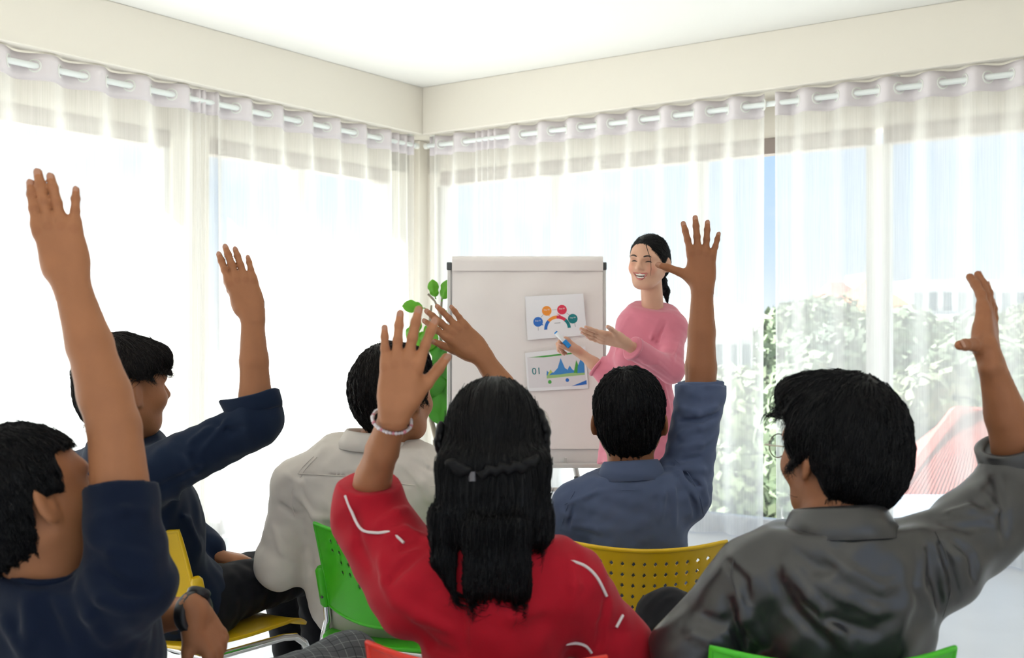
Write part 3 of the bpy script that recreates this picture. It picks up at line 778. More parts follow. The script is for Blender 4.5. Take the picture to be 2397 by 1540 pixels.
# ------------------------------------------------------------------ distance-field modelling for the figures
BIG = 9.0
BND = [np.zeros(3), 1e9]           # ball around the points being evaluated
def vlen(v): return np.sqrt(np.einsum('ij,ij->i', v, v))
def ball(p):
    lo, hi = p.min(0), p.max(0); BND[0] = (lo + hi) / 2; BND[1] = float(np.linalg.norm(hi - lo)) / 2
class Cap:                      # tapered capsule
    def __init__(s, a, b, ra, rb):
        s.a = np.asarray(a, float); s.b = np.asarray(b, float); s.ra = ra; s.rb = rb
        s.c = (s.a + s.b) / 2; s.R = np.linalg.norm(s.b - s.a) / 2 + max(ra, rb)
        s.lo = np.minimum(s.a - ra, s.b - rb); s.hi = np.maximum(s.a + ra, s.b + rb)
    def d(s, p):
        ab = s.b - s.a; t = np.clip((p - s.a) @ ab / (ab @ ab + 1e-12), 0, 1)
        return vlen(p - s.a - t[:, None] * ab) - (s.ra + (s.rb - s.ra) * t)
class Ell:                      # ellipsoid; ax rows are its axes
    def __init__(s, c, r, ax=None):
        s.c = np.asarray(c, float); s.r = np.asarray(r, float); s.ax = np.eye(3) if ax is None else np.asarray(ax, float); s.R = s.r.max()
        e_ = np.sqrt(((s.ax * s.r[:, None]) ** 2).sum(0)); s.lo = s.c - e_; s.hi = s.c + e_
    def d(s, p):
        q = (p - s.c) @ s.ax.T / s.r
        k0 = vlen(q); k1 = vlen(q / s.r)
        return k0 * (k0 - 1) / np.maximum(k1, 1e-9)
class RBox:                     # rounded box
    def __init__(s, c, h, r, ax=None):
        s.c = np.asarray(c, float); s.h = np.asarray(h, float) - r; s.r = r; s.ax = np.eye(3) if ax is None else np.asarray(ax, float); s.R = np.linalg.norm(h)
        e_ = np.abs(s.ax * np.asarray(h, float)[:, None]).sum(0); s.lo = s.c - e_; s.hi = s.c + e_
    def d(s, p):
        q = np.abs((p - s.c) @ s.ax.T) - s.h
        return vlen(np.maximum(q, 0)) + np.minimum(q.max(1), 0) - s.r
def smin(a, b, k):
    if k <= 0: return np.minimum(a, b)
    h = np.maximum(k - np.abs(a - b), 0) / k
    return np.minimum(a, b) - h * h * k * 0.25
class Un:                       # smooth union
    def __init__(s, k, *items):
        s.k = k; s.it = []
        for i in items: s.it += list(i) if isinstance(i, (list, tuple)) else [i]
        lo = np.min([i.lo for i in s.it], 0); hi = np.max([i.hi for i in s.it], 0); s.lo, s.hi = lo, hi
        s.c = (lo + hi) / 2; s.R = np.linalg.norm(hi - lo) / 2
    def d(s, p):
        out = None; c0, c1, c2 = BND[0]; R = BND[1] + 0.07
        for i in s.it:
            ic = i.c; rr = R + i.R
            if (ic[0] - c0) ** 2 + (ic[1] - c1) ** 2 + (ic[2] - c2) ** 2 > rr * rr: continue
            v = i.d(p); out = v if out is None else smin(out, v, s.k)
        return np.full(len(p), BIG) if out is None else out
class Off:                      # inflate (+) or shrink (-)
    def __init__(s, n, o): s.n = n; s.o = o; s.c = n.c; s.R = n.R + max(o, 0); s.lo = n.lo - max(o, 0); s.hi = n.hi + max(o, 0)
    def d(s, p): return s.n.d(p) - s.o
class Cut:                      # keep the side behind each plane (point, outward normal)
    def __init__(s, n, planes, k=0.004): s.n = n; s.pl = [(np.asarray(a, float), nrm(b)) for a, b in planes]; s.k = k; s.c = n.c; s.R = n.R; s.lo = n.lo; s.hi = n.hi
    def d(s, p):
        v = s.n.d(p)
        for a, b in s.pl: v = -smin(-v, -((p - a) @ b), s.k)
        return v
class Sub:                      # smooth subtraction
    def __init__(s, n, m, k=0.006): s.n = n; s.m = m; s.k = k; s.c = n.c; s.R = n.R; s.lo = n.lo; s.hi = n.hi
    def d(s, p): return -smin(-s.n.d(p), s.m.d(p), s.k)
class Inter:
    def __init__(s, n, m, k=0.004): s.n = n; s.m = m; s.k = k; s.c = n.c; s.R = n.R; s.lo = n.lo; s.hi = n.hi
    def d(s, p): return -smin(-s.n.d(p), -s.m.d(p), s.k)
class Disp:                     # push the surface out by f(p)
    def __init__(s, n, f, m=0.02): s.n = n; s.f = f; s.c = n.c; s.R = n.R + m; s.lo = n.lo - m; s.hi = n.hi + m
    def d(s, p): return s.n.d(p) - s.f(p)
def seg_dist(p, a, b):
    ab = b - a; t = np.clip((p - a) @ ab / (ab @ ab + 1e-12), 0, 1)
    return vlen(p - a - t[:, None] * ab), t
def folds(lines):
    """lines: (polyline Nx3, height, width) - ridges (+) and creases (-) that taper at their ends"""
    L = []
    for pl, h, w in lines:
        pl = [np.asarray(q, float) for q in pl]; n = len(pl) - 1
        for i in range(n):
            L.append((pl[i], pl[i + 1], h, w, i / n, (i + 1) / n, (pl[i] + pl[i + 1]) / 2, np.linalg.norm(pl[i] - pl[i + 1]) / 2 + 3 * w))
    def f(p):
        out = np.zeros(len(p)); c, R = BND
        for a, b, h, w, s0, s1, cc, rr in L:
            if np.linalg.norm(cc - c) > rr + R: continue
            dd, t = seg_dist(p, a, b); s_ = s0 + (s1 - s0) * t
            v = h * np.exp(-(dd / w) ** 2) * np.sqrt(np.clip(4 * s_ * (1 - s_), 0, 1) * 0.96 + 0.04)
            out += v * 0.75
        return np.clip(out, -0.02, 0.02)
    return f
def ripple(amp, lam, seed, stretch=(1, 1, 1)):
    r = np.random.default_rng(seed); D = r.normal(size=(7, 3)); D /= np.linalg.norm(D, axis=1)[:, None]
    D = D * np.asarray(stretch) * 2 * PI / lam * r.uniform(0.6, 1.6, (7, 1)); ph = r.uniform(0, 6.3, 7)
    def f(p):
        s = np.sin(p @ D.T + ph); return amp * (s[:, 0] * s[:, 1] + s[:, 2] * s[:, 3] + 0.6 * s[:, 4] * s[:, 5] + 0.3 * s[:, 6])
    return f
def addf(*fs): return lambda p: sum(f(p) for f in fs)

def polygonize(node, lo, hi, h):
    """surface nets on a sparse block grid"""
    lo = np.asarray(lo, float); hi = np.asarray(hi, float)
    n = np.maximum(np.ceil((hi - lo) / h).astype(int) + 1, 4); B_ = 12
    n = ((n + B_ - 1) // B_) * B_
    D = np.full(tuple(n), 1.0, np.float32)
    ax = [lo[i] + h * np.arange(n[i]) for i in range(3)]
    nb = n // B_
    gx, gy, gz = np.meshgrid(*[np.arange(k) for k in nb], indexing='ij')
    cen = np.stack([gx, gy, gz], -1).reshape(-1, 3)
    R = h * B_ * math.sqrt(3) / 2
    for b in cen:
        i0 = b * B_
        c = np.array([ax[i][i0[i]] + h * (B_ - 1) / 2 for i in range(3)])
        BND[0] = c; BND[1] = R
        d0 = node.d(c[None])[0]
        if d0 > R * 1.25 + 0.03: continue
        if d0 < -R * 1.6 - 0.05:
            D[i0[0]:i0[0] + B_, i0[1]:i0[1] + B_, i0[2]:i0[2] + B_] = -1; continue
        X, Y_, Z = np.meshgrid(*[ax[i][i0[i]:i0[i] + B_] for i in range(3)], indexing='ij')
        P = np.stack([X, Y_, Z], -1).reshape(-1, 3)
        D[i0[0]:i0[0] + B_, i0[1]:i0[1] + B_, i0[2]:i0[2] + B_] = np.clip(node.d(P), -1, 1).reshape(B_, B_, B_)
    S = D < 0
    cnt = np.zeros(tuple(n - 1), np.int8)
    for dx in (0, 1):
        for dy in (0, 1):
            for dz in (0, 1):
                cnt += S[dx:n[0] - 1 + dx, dy:n[1] - 1 + dy, dz:n[2] - 1 + dz]
    act = np.argwhere((cnt > 0) & (cnt < 8))
    if len(act) == 0: return np.zeros((0, 3)), np.zeros((0, 4), int)
    idx = -np.ones(tuple(n - 1), np.int32); idx[act[:, 0], act[:, 1], act[:, 2]] = np.arange(len(act))
    acc = np.zeros((len(act), 3)); num = np.zeros(len(act))
    corners = [(0, 0, 0), (1, 0, 0), (0, 1, 0), (1, 1, 0), (0, 0, 1), (1, 0, 1), (0, 1, 1), (1, 1, 1)]
    for a in range(8):
        for b in range(a + 1, 8):
            if sum(abs(corners[a][i] - corners[b][i]) for i in range(3)) != 1: continue
            ca, cb = np.array(corners[a]), np.array(corners[b])
            da = D[tuple((act + ca).T)].astype(float); db = D[tuple((act + cb).T)].astype(float)
            m = (da < 0) != (db < 0)
            t = np.where(m, da / np.where(m, da - db, 1), 0)
            acc += np.where(m[:, None], ca + t[:, None] * (cb - ca), 0); num += m
    V = lo + h * (act + acc / num[:, None])
    Fs = []
    for axis in range(3):
        o1, o2 = [(1, 2), (2, 0), (0, 1)][axis]
        sl0 = [slice(None)] * 3; sl1 = [slice(None)] * 3
        sl0[axis] = slice(0, n[axis] - 1); sl1[axis] = slice(1, n[axis])
        E = np.argwhere(S[tuple(sl0)] != S[tuple(sl1)])
        E = E[(E[:, o1] > 0) & (E[:, o2] > 0) & (E[:, o1] < n[o1] - 1) & (E[:, o2] < n[o2] - 1)]
        u = np.zeros(3, int); u[o1] = 1; w = np.zeros(3, int); w[o2] = 1
        q = np.stack([idx[tuple((E - u - w).T)], idx[tuple((E - w).T)], idx[tuple(E.T)], idx[tuple((E - u).T)]], 1)
        flip = ~S[tuple(E.T)]
        q[flip] = q[flip][:, ::-1]; Fs.append(q)
    Fa = np.concatenate(Fs)
    return V, Fa[(Fa >= 0).all(1)]

def polish(node, V, h, it=1):
    """slide the vertices onto the exact surface"""
    for _ in range(it):
        out = []
        for i in range(0, len(V), 4000):
            p = V[i:i + 4000]; ball(p); d = node.d(p); g = grad(node, p, h * 0.4)
            out.append(p - g * np.clip(d, -h, h)[:, None])
        V = np.concatenate(out)
    return V
def grad(node, p, e=0.002):
    ball(p)
    g = np.stack([node.d(p + np.eye(3)[i] * e) - node.d(p - np.eye(3)[i] * e) for i in range(3)], 1)
    return g / (np.linalg.norm(g, axis=1)[:, None] + 1e-9)

def sdf_mesh(node, h, fine=(), lo=None, hi=None):
    """fine: (lo, hi, h) boxes meshed more finely, the rest with h"""
    if lo is None: lo, hi = node.lo - 0.03, node.hi + 0.03
    Vs = []; Fs = []; nv = 0
    for a, b, hh in fine:
        V, Q = polygonize(node, np.asarray(a) - 2 * hh, np.asarray(b) + 2 * hh, hh)
        if len(V) == 0: continue
        cen = V[Q].mean(1); Q = Q[((cen > np.asarray(a)) & (cen < np.asarray(b))).all(1)]
        Vs.append(V); Fs.append(Q + nv); nv += len(V)
    V, Q = polygonize(node, lo, hi, h)
    cen = V[Q].mean(1); keep = np.ones(len(Q), bool)
    for a, b, hh in fine:
        keep &= ~((cen > np.asarray(a) + h * 0.7) & (cen < np.asarray(b) - h * 0.7)).all(1)
    Vs.append(V); Fs.append(Q[keep] + nv)
    V = np.concatenate(Vs); Q = np.concatenate(Fs)
    used = np.unique(Q); rem = -np.ones(len(V), int); rem[used] = np.arange(len(used))
    return V[used], rem[Q]

def trace(node, px, py, y0=0.8, y1=6.0):
    """where the ray through a pixel meets the surface (to lay folds and trims on it)"""
    d = np.array([(px - 1198.5) / F, 1.0, -(py - 770) / F]); L = np.linalg.norm(d); d = d / L
    o = np.array([0, 0, CH]); t = y0 * L
    for _ in range(160):
        BND[0] = o + d * t; BND[1] = 0.3
        v = node.d((o + d * t)[None])[0]
        if v < 0.0006: return o + d * t
        t += min(v, 0.25) * 0.8
        if t > y1 * L: break
    return o + d * t
FOLD_H, FOLD_W = 2.6, 0.72
def fold_px(node, items, gain=1.0):
    out = []
    for pts, h, w in items:
        P_ = [trace(node, x, y) for x, y in pts]; BND[0] = P_[0]; BND[1] = 9.0
        P_ = [q for q in P_ if node.d(q[None])[0] < 0.003]
        if len(P_) > 1: out.append((P_, h * FOLD_H * gain, w * FOLD_W))
    return folds(out)

# ------------------------------------------------------------------ anatomy
def frame(fwd, up):
    f = nrm(fwd); l = nrm(np.cross(up, f)); u = np.cross(f, l)
    return np.array([f, l, u])               # rows: forward, left, up
def yaw(a, tilt=0.0):
    """direction on the ground: 0 = away from the camera, + = towards the right"""
    a = math.radians(a); return np.array([math.sin(a) * math.cos(tilt), math.cos(a) * math.cos(tilt), math.sin(tilt)])

class Hand:
    """wrist, finger direction f, back-of-hand normal n, thumb side t"""
    def __init__(s, wrist, f, n, hand, size=1.0, spread=(8, 2, -4, -11), curl=(8, 6, 6, 8), thumb=(40, 0.25, 10), arm=None):
        f = nrm(f); n = nrm(n - f * (n @ f)); t = np.cross(f, n) if hand == 'L' else np.cross(n, f)
        # right hand, back towards the viewer, fingers up: thumb on the viewer's left
        s.f, s.n, s.t = f, n, t; s.nails = []; s.knuckles = []; S = size
        w = np.asarray(wrist, float); s.w = w
        P = lambda a, b, c: w + (f * a + t * b + n * c) * S
        offs = (0.029, 0.0095, -0.0105, -0.0285); kd = (0.085, 0.088, 0.083, 0.074); ln = (0.088, 0.098, 0.091, 0.071); rd = (0.0090, 0.0093, 0.0087, 0.0076)
        palm = [Cap(P(0.004, b * 0.55, 0), P(k + 0.012, b, -0.002), 0.0135 * S, 0.0105 * S) for b, k in zip(offs, kd)]
        palm += [RBox(P(0.05, 0.0, -0.003), np.array([0.038, 0.034, 0.0125]) * S, 0.012 * S, np.array([f, t, n])), Ell(P(0.035, 0.022, -0.010), np.array([0.036, 0.019, 0.015]) * S, np.array([f, t, n])),
                 Ell(P(0.035, -0.022, -0.006), np.array([0.038, 0.015, 0.014]) * S, np.array([f, t, n]))]
        palm += [Cap(P(-0.02, 0.009, 0), P(0.014, 0.014, 0), 0.0185 * S, 0.0165 * S), Cap(P(-0.02, -0.009, 0), P(0.014, -0.014, 0), 0.0185 * S, 0.0165 * S)]
        s.palm = Un(0.012 * S, palm)
        fing = []
        for i in range(4):
            a = P(kd[i], offs[i], 0.001); sp = math.radians(spread[i]); cu = curl[i] if hasattr(curl[i], '__len__') else (curl[i] * 0.5, curl[i] * 0.9, curl[i] * 0.7)
            d = f * math.cos(sp) + t * math.sin(sp); nn = n; ch = []; seg = np.array([0.46, 0.30, 0.24]) * ln[i] * S; r = rd[i] * S
            s.knuckles.append((a + n * 0.010 * S, 0.008 * S))
            rr = [r * 1.08, r * 1.0, r * 0.94, r * 0.80]
            for j in range(3):
                c_ = math.radians(cu[j]); d, nn = d * math.cos(c_) - nn * math.sin(c_), nn * math.cos(c_) + d * math.sin(c_)
                b = a + d * seg[j]; ch.append(Cap(a, b, rr[j], rr[j + 1]))
                if j < 2: ch.append(Ell(b, np.array([rr[j + 1] * 1.03] * 3))); s.knuckles.append((b + nn * r * 0.9, 0.0065 * S))
                else: s.nails.append((b + nn * r * 0.55 - d * r * 0.25, d, nn, r * 0.68, r * 0.88))
                a = b
            fing.append(Un(0.003, ch))
        ab, fw, tc = thumb
        ab = math.radians(ab); b0 = P(0.018, 0.020, -0.006); d = nrm(f * math.cos(ab) + t * math.sin(ab) - n * fw)
        b1 = b0 + d * 0.046 * S; c_ = math.radians(tc); d2 = nrm(d * math.cos(c_) + f * math.sin(c_)); b2 = b1 + d2 * 0.034 * S
        d3 = nrm(d2 * math.cos(c_ * 0.6) + f * math.sin(c_ * 0.6)); b3 = b2 + d3 * 0.025 * S
        nn = nrm(n + t * 0.7 - d3 * ((n + t * 0.7) @ d3))
        s.nails.append((b3 + nn * 0.0055 * S, d3, nn, 0.0075 * S, 0.0095 * S)); s.knuckles.append((b2 + nn * 0.008 * S, 0.007 * S))
        th = Un(0.004, [Cap(b0, b1, 0.0155 * S, 0.0115 * S), Cap(b1, b2, 0.0113 * S, 0.0103 * S), Cap(b2, b3, 0.0103 * S, 0.0085 * S)])
        s.fingers = fing; s.thumb = th
        s.node = HandNode(s.palm, fing + [th], 0.010 * S, 0.016 * S)
        s.tips = [x[0] for x in s.nails]
    def box(s, m=0.012):
        lo = s.node.c - s.node.R; hi = s.node.c + s.node.R
        pts = np.array([x[0] for x in s.nails] + [s.w] + [k[0] for k in s.knuckles])
        return pts.min(0) - m - 0.012, pts.max(0) + m + 0.012
class HandNode:
    def __init__(s, palm, fing, k, kt):
        s.palm = palm; s.f = fing; s.k = k; s.kt = kt; u = Un(0, [palm] + fing); s.c = u.c; s.R = u.R; s.lo = u.lo; s.hi = u.hi
    def d(s, p):
        a = s.palm.d(p); out = a
        for i, f in enumerate(s.f):
            out = np.minimum(out, smin(a, f.d(p), s.kt if i == 4 else s.k))
        return out

class Head:
    """c: point between the ears; fwd, up"""
    def __init__(s, c, fwd, up, S=1.0, neck=None, neck_r=0.056, male=True, face=False):
        A = frame(fwd, up); s.A = A; s.c = np.asarray(c, float); s.S = S
        P = lambda a, b, d: s.c + (A[0] * a + A[1] * b + A[2] * d) * S
        s.P = P
        E = lambda o, r: Ell(P(*o), np.array(r) * S, A)
        it = [E((-0.008, 0, 0.035), (0.094, 0.075, 0.083)), E((0.022, 0, 0.012), (0.074, 0.067, 0.080)), E((0.030, 0, -0.035), (0.062, 0.062, 0.062)),
              E((0.052, 0, -0.080), (0.036, 0.036, 0.028)), Cap(P(0.0, 0.052, -0.045), P(0.052, 0.022, -0.086), 0.020 * S, 0.020 * S), Cap(P(0.0, -0.052, -0.045), P(0.052, -0.022, -0.086), 0.020 * S, 0.020 * S)]
        s.skull = Un(0.03 * S, it)
        ears = []
        for sd in (1, -1):
            ax = frame(A[0] * 0.84 - A[1] * sd * 0.54, A[2] * 0.96 - A[0] * 0.22)
            e = Ell(P(-0.006, sd * 0.083, -0.004), np.array([0.021, 0.0075, 0.034]) * S, ax)
            dent = Ell(P(0.001, sd * 0.093, -0.001), np.array([0.012, 0.007, 0.021]) * S, ax)
            ears.append(Un(0.006, [Sub(e, dent, 0.005), Ell(P(0.004, sd * 0.076, -0.030), np.array([0.009, 0.006, 0.010]) * S, A)]))
        nose = Un(0.012, [Cap(P(0.088, 0, 0.022), P(0.108, 0, -0.014), 0.0080 * S, 0.0120 * S), E((0.095, 0.011, -0.020), (0.012, 0.010, 0.009)), E((0.095, -0.011, -0.020), (0.012, 0.010, 0.009))])
        brow = Cap(P(0.078, 0.038, 0.030), P(0.078, -0.038, 0.030), 0.012 * S, 0.012 * S)
        cheek = [E((0.062, 0.038, -0.022), (0.028, 0.026, 0.026)), E((0.062, -0.038, -0.022), (0.028, 0.026, 0.026))]
        base = Un(0.007 * S, [Un(0.02 * S, [s.skull, brow] + cheek), nose])
        for sd in (1, -1):
            base = Sub(base, Ell(P(0.096, sd * 0.032, 0.010), np.array([0.014, 0.019, 0.011]) * S, A), 0.014)
        parts = [Un(0.006 * S, [base] + ears)]
        if neck is not None:
            nk = np.asarray(neck, float)
            parts.append(Cap(P(-0.022, 0, -0.045), nk + A[2] * 0.0, neck_r * S, neck_r * S * 1.06))
        s.base = base
        s.node = Un(0.025 * S, parts)

def skin_mat(name, col, rough=0.55):
    m = mat(name, col, rough, spec=0.35, bump=0.12, bscale=260, var=0.05, vscale=18)
    nt = m.node_tree; b = nt.nodes['Principled BSDF']
    at = nt.nodes.new('ShaderNodeAttribute'); at.attribute_name = 'tint'
    mx = nt.nodes.new('ShaderNodeMix'); mx.data_type = 'RGBA'; mx.blend_type = 'MULTIPLY'; mx.inputs['Factor'].default_value = 1
    src = b.inputs['Base Color'].links[0].from_socket
    nt.links.new(src, mx.inputs[6]); nt.links.new(at.outputs['Color'], mx.inputs[7]); nt.links.new(mx.outputs[2], b.inputs['Base Color'])
    return m
def tint_mesh(me, V, marks):
    """marks: (centre, radius or 3 radii with axes, colour factor)"""
    col = np.ones((len(V), 4), np.float32)
    for c, r, k in marks:
        d = np.linalg.norm(V - np.asarray(c), axis=1) / r
        w = np.clip(1.35 - d, 0, 0.6) / 0.6
        col[:, :3] = col[:, :3] * (1 - w[:, None]) + col[:, :3] * np.asarray(k) * w[:, None]
    a = me.color_attributes.new('tint', 'FLOAT_COLOR', 'POINT'); a.data.foreach_set('color', col.ravel())

def make_body(person, node, hands, heads, m, h=0.008, extra=(), lo=None, hi=None, marks=(), headh=0.004, handh=0.0026):
    fine = []
    for H in hands:
        a, b = H.box(); fine.append((a, b, handh))
    for H in heads:
        c, S = H.c, H.S; fine.append((c - 0.15 * S, c + 0.15 * S, headh))
    fine += list(extra)
    V, Q = sdf_mesh(node, h, fine, lo, hi)
    me = raw_mesh('body', V, Q, True)
    mk = list(marks)
    for H in hands:
        for (c, d, n, r1, r2) in H.nails: mk.append((c, r1 * 1.3, (1.06, 0.98, 0.97)))
        for c, r in H.knuckles: mk.append((c, r, (0.93, 0.90, 0.89)))
    tint_mesh(me, V, mk)
    o = obj('body', me, m, person)
    return o
M_nail = mat('finger_nail', (0.42, 0.20, 0.125), 0.35)
def add_nails(person, body, H, m=None):
    for (c, d, n, r1, r2) in H.nails:
        e = Ell(c, (1, 1, 1)); s_ = np.cross(n, d)
        mb = MB(); N1, N2 = 10, 5
        for j in range(N2 + 1):
            for i in range(N1):
                a = 2 * PI * i / N1; q = j / N2
                mb.v.append(tuple(c + (d * math.cos(a) * r2 + s_ * math.sin(a) * r1) * q + n * (r1 * 0.42 * (1 - 0.55 * (q * math.sin(a)) ** 2 - 0.25 * q * q))))
        mb.f = [(j * N1 + i, j * N1 + (i + 1) % N1, (j + 1) * N1 + (i + 1) % N1, (j + 1) * N1 + i) for j in range(N2) for i in range(N1)]
        mb.build('nail', m or M_nail, body, smooth=True)

def make_cloth(name, node, m, parent, h=0.006, lo=None, hi=None, fine=()):
    V, Q = sdf_mesh(node, h, fine, lo, hi)
    return obj(name, raw_mesh(name, V, Q, True), m, parent)

# ------------------------------------------------------------------ hair
M_hair = mat('black_hair', (0.0045, 0.004, 0.0045), 0.45, spec=0.2)
M_hair2 = mat('dark_brown_hair', (0.009, 0.006, 0.005), 0.45, spec=0.22)
def strands(node, seeds, flow, length, steps, rng, lift=(0.000, 0.004), r=0.0007, droop=0.0, jitter=0.25, free=None):
    """march hairs over the surface of node; returns verts, faces of thin three-sided tubes"""
    n = len(seeds); p = seeds.copy(); L = length * rng.uniform(0.7, 1.15, n); st = L / steps
    off = rng.uniform(lift[0], lift[1], n); J = rng.normal(size=(n, 3)) * jitter
    pts = [p.copy()]; prev = None
    for k in range(steps):
        g = grad(node, p, 0.003); d = flow(p) + J
        d = d - g * np.sum(d * g, 1)[:, None]; d /= np.linalg.norm(d, axis=1)[:, None] + 1e-9
        if prev is not None: d = d * 0.55 + prev * 0.45
        if droop: d = d + np.array([0, 0, -droop * k / steps])
        d /= np.linalg.norm(d, axis=1)[:, None] + 1e-9
        p = p + d * st[:, None]; prev = d
        g = grad(node, p, 0.003); dist = node.d(p)
        tgt = off * (0.3 + 0.7 * k / steps)
        corr = np.clip(tgt - dist, -0.004, 0.02)
        if free is not None: corr = np.where(k > steps * free, np.maximum(corr, 0), corr)
        p = p + g * corr[:, None]
        pts.append(p.copy())
    P = np.stack(pts, 1)                                            # n, steps+1, 3
    T_ = np.gradient(P, axis=1); T_ /= np.linalg.norm(T_, axis=2)[..., None] + 1e-9
    ref = rng.normal(size=(n, 1, 3)); A = np.cross(T_, ref); A /= np.linalg.norm(A, axis=2)[..., None] + 1e-9; Bn = np.cross(T_, A)
    m = steps + 1; rad = r * (1 - 0.85 * np.linspace(0, 1, m) ** 2)[None, :, None] * rng.uniform(0.7, 1.4, (n, 1, 1))
    V = np.stack([P + (A * math.cos(a) + Bn * math.sin(a)) * rad for a in (0, 2 * PI / 3, 4 * PI / 3)], 2)     # n, m, 3, 3
    base = (np.arange(n) * m * 3)[:, None, None] + (np.arange(m - 1) * 3)[None, :, None]
    Q = []
    for k in range(3):
        k2 = (k + 1) % 3
        Q.append(np.stack([base + k, base + k2, base + 3 + k2, base + 3 + k], -1).reshape(-1, 4))
    return V.reshape(-1, 3), np.concatenate(Q)
def hair_obj(name, node, parent, m, specs, h=0.005, seed=1, lo=None, hi=None):
    """specs: (count, flow, length, steps, kwargs, mask)"""
    rng = np.random.default_rng(seed)
    V, Q = sdf_mesh(node, h, (), lo, hi)
    Vs = [V]; Qs = [Q]; nv = len(V)
    for cnt, flow, length, steps, kw, mask in specs:
        pool = V if mask is None else V[mask(V)]
        if len(pool) == 0: continue
        sd = pool[rng.integers(0, len(pool), cnt)] + rng.normal(size=(cnt, 3)) * 0.002
        v, q = strands(node, sd, flow, length, steps, rng, **kw)
        Vs.append(v); Qs.append(q + nv); nv += len(v)
    return obj(name, raw_mesh(name, np.concatenate(Vs), np.concatenate(Qs), True), m, parent)

def short_hair(H, parent, m, thick=0.016, nape=-0.075, front=0.055, side=-0.02, crown=(-0.045, 0.0), n=5200, length=0.05, seed=1, puff=None, sweep=0.0, top=0.0, temple=0.03, h=0.005, part_dir=None):
    """cap of hair: nape = how low at the back, front = hairline height at the forehead"""
    S, A = H.S, H.A; P = H.P
    shell = [Ell(P(-0.010, 0, 0.034 + top * 0.5), np.array([0.094 + thick, 0.076 + thick, 0.084 + thick + top * 0.5]) * S, A), Ell(P(-0.045, 0, -0.025), np.array([0.055 + thick * 0.6, 0.062 + thick * 0.55, 0.066]) * S, A)]
    if puff: shell += [Ell(P(*o), np.array(r_) * S, A) for o, r_ in puff]
    nd = Un(0.03, shell)
    # face opening, ears and nape line
    nd = Sub(nd, RBox(P(0.105, 0, front - 0.20), np.array([0.075, 0.13, 0.20]) * S, 0.02 * S, A), 0.012)
    for sd in (1, -1):
        nd = Sub(nd, RBox(P(0.034, sd * 0.105, side - 0.055), np.array([0.064, 0.046, 0.055]) * S, 0.014 * S, A), 0.008)
    nd = Cut(nd, [(P(-0.06, 0, nape), -A[2] + A[0] * 0.30)], 0.012)
    rip = ripple(0.0016, 0.03, seed)
    nd = Disp(nd, rip)
    cp = P(crown[0], crown[1], 0.12)
    sw = A[1] * sweep
    def flow(p):
        d = p - cp; d = d - 0.25 * A[2] * np.linalg.norm(d, axis=1)[:, None]
        d /= np.linalg.norm(d, axis=1)[:, None] + 1e-9
        return d - A[2] * 0.35 + sw
    lo = P(0, 0, 0) - 0.17 * S; hi = P(0, 0, 0) + 0.19 * S
    return hair_obj('hair', nd, parent, m, [(n, flow, length, 6, dict(lift=(-0.001, 0.005), r=0.0009, jitter=0.22), None)], h, seed, lo, hi), nd

# ------------------------------------------------------------------ clothes
def torso_nodes(neck, shL, shR, pelvis, fwd, g=1.0, sw=None, back=0.0, trap=0.058):
    neck, shL, shR, pelvis = map(lambda v: np.asarray(v, float), (neck, shL, shR, pelvis))
    up = nrm(neck - pelvis); A = frame(fwd, up); ms = (shL + shR) / 2
    hw = np.linalg.norm(shL - shR) / 2 if sw is None else sw
    c1 = neck * 0.70 + pelvis * 0.30; c2 = neck * 0.38 + pelvis * 0.62
    it = [Ell(c1 - A[0] * (0.012 + back), np.array([0.112 * g, hw * 0.93, 0.19]), A), Ell(c2, np.array([0.112 * g, hw * 0.84, 0.20]), A), Ell(pelvis, np.array([0.125 * g, hw * 0.92, 0.13]), A),
          Cap(neck - up * 0.035, shL, trap, trap * 0.96), Cap(neck - up * 0.035, shR, trap, trap * 0.96), Ell(neck - up * 0.07, np.array([0.075, 0.12, 0.07]), A)]
    return Un(0.05, it), A, up

def collar(parent, m, neck, A, up, r=0.066, h=0.036, drop=0.042, gap=0.6, flare=0.016, tilt=0.0, name='collar'):
    """turned-down shirt collar around the neck; open in front by gap radians"""
    mb = MB(); n = 48; prof = [(-0.004, -0.012), (-0.003, h * 0.55), (0.0, h), (0.004, h + 0.003), (0.008, h - 0.002), (0.010 + flare * 0.3, h - drop * 0.4), (0.012 + flare, h - drop)]
    ax = nrm(up + A[0] * 0.18); f = nrm(A[0] - ax * (A[0] @ ax)); l = np.cross(ax, f)
    rows = []
    for dr, dz in prof:
        row = []
        for i in range(n + 1):
            a = gap + (2 * PI - 2 * gap) * i / n
            fr = abs(i / n - 0.5) * 2
            rr = r + dr * (1 + 0.2 * fr) ; dz2 = dz - 0.010 * fr ** 2 - (0.03 * max(0, fr - 0.75) / 0.25 if dz < h * 0.4 and dr > 0 else 0)
            row.append(neck + f * math.cos(a) * rr * 1.02 + l * math.sin(a) * rr * 0.98 + ax * dz2)
        rows.append(row)
    vs = [p for row in rows for p in row]; k = n + 1
    mb.add(vs, [(j * k + i, j * k + i + 1, (j + 1) * k + i + 1, (j + 1) * k + i) for j in range(len(prof) - 1) for i in range(n)])
    o = mb.build(name, m, parent, smooth=False, solid=0.0024)
    o.data.polygons.foreach_set('use_smooth', [True] * len(o.data.polygons))
    return o
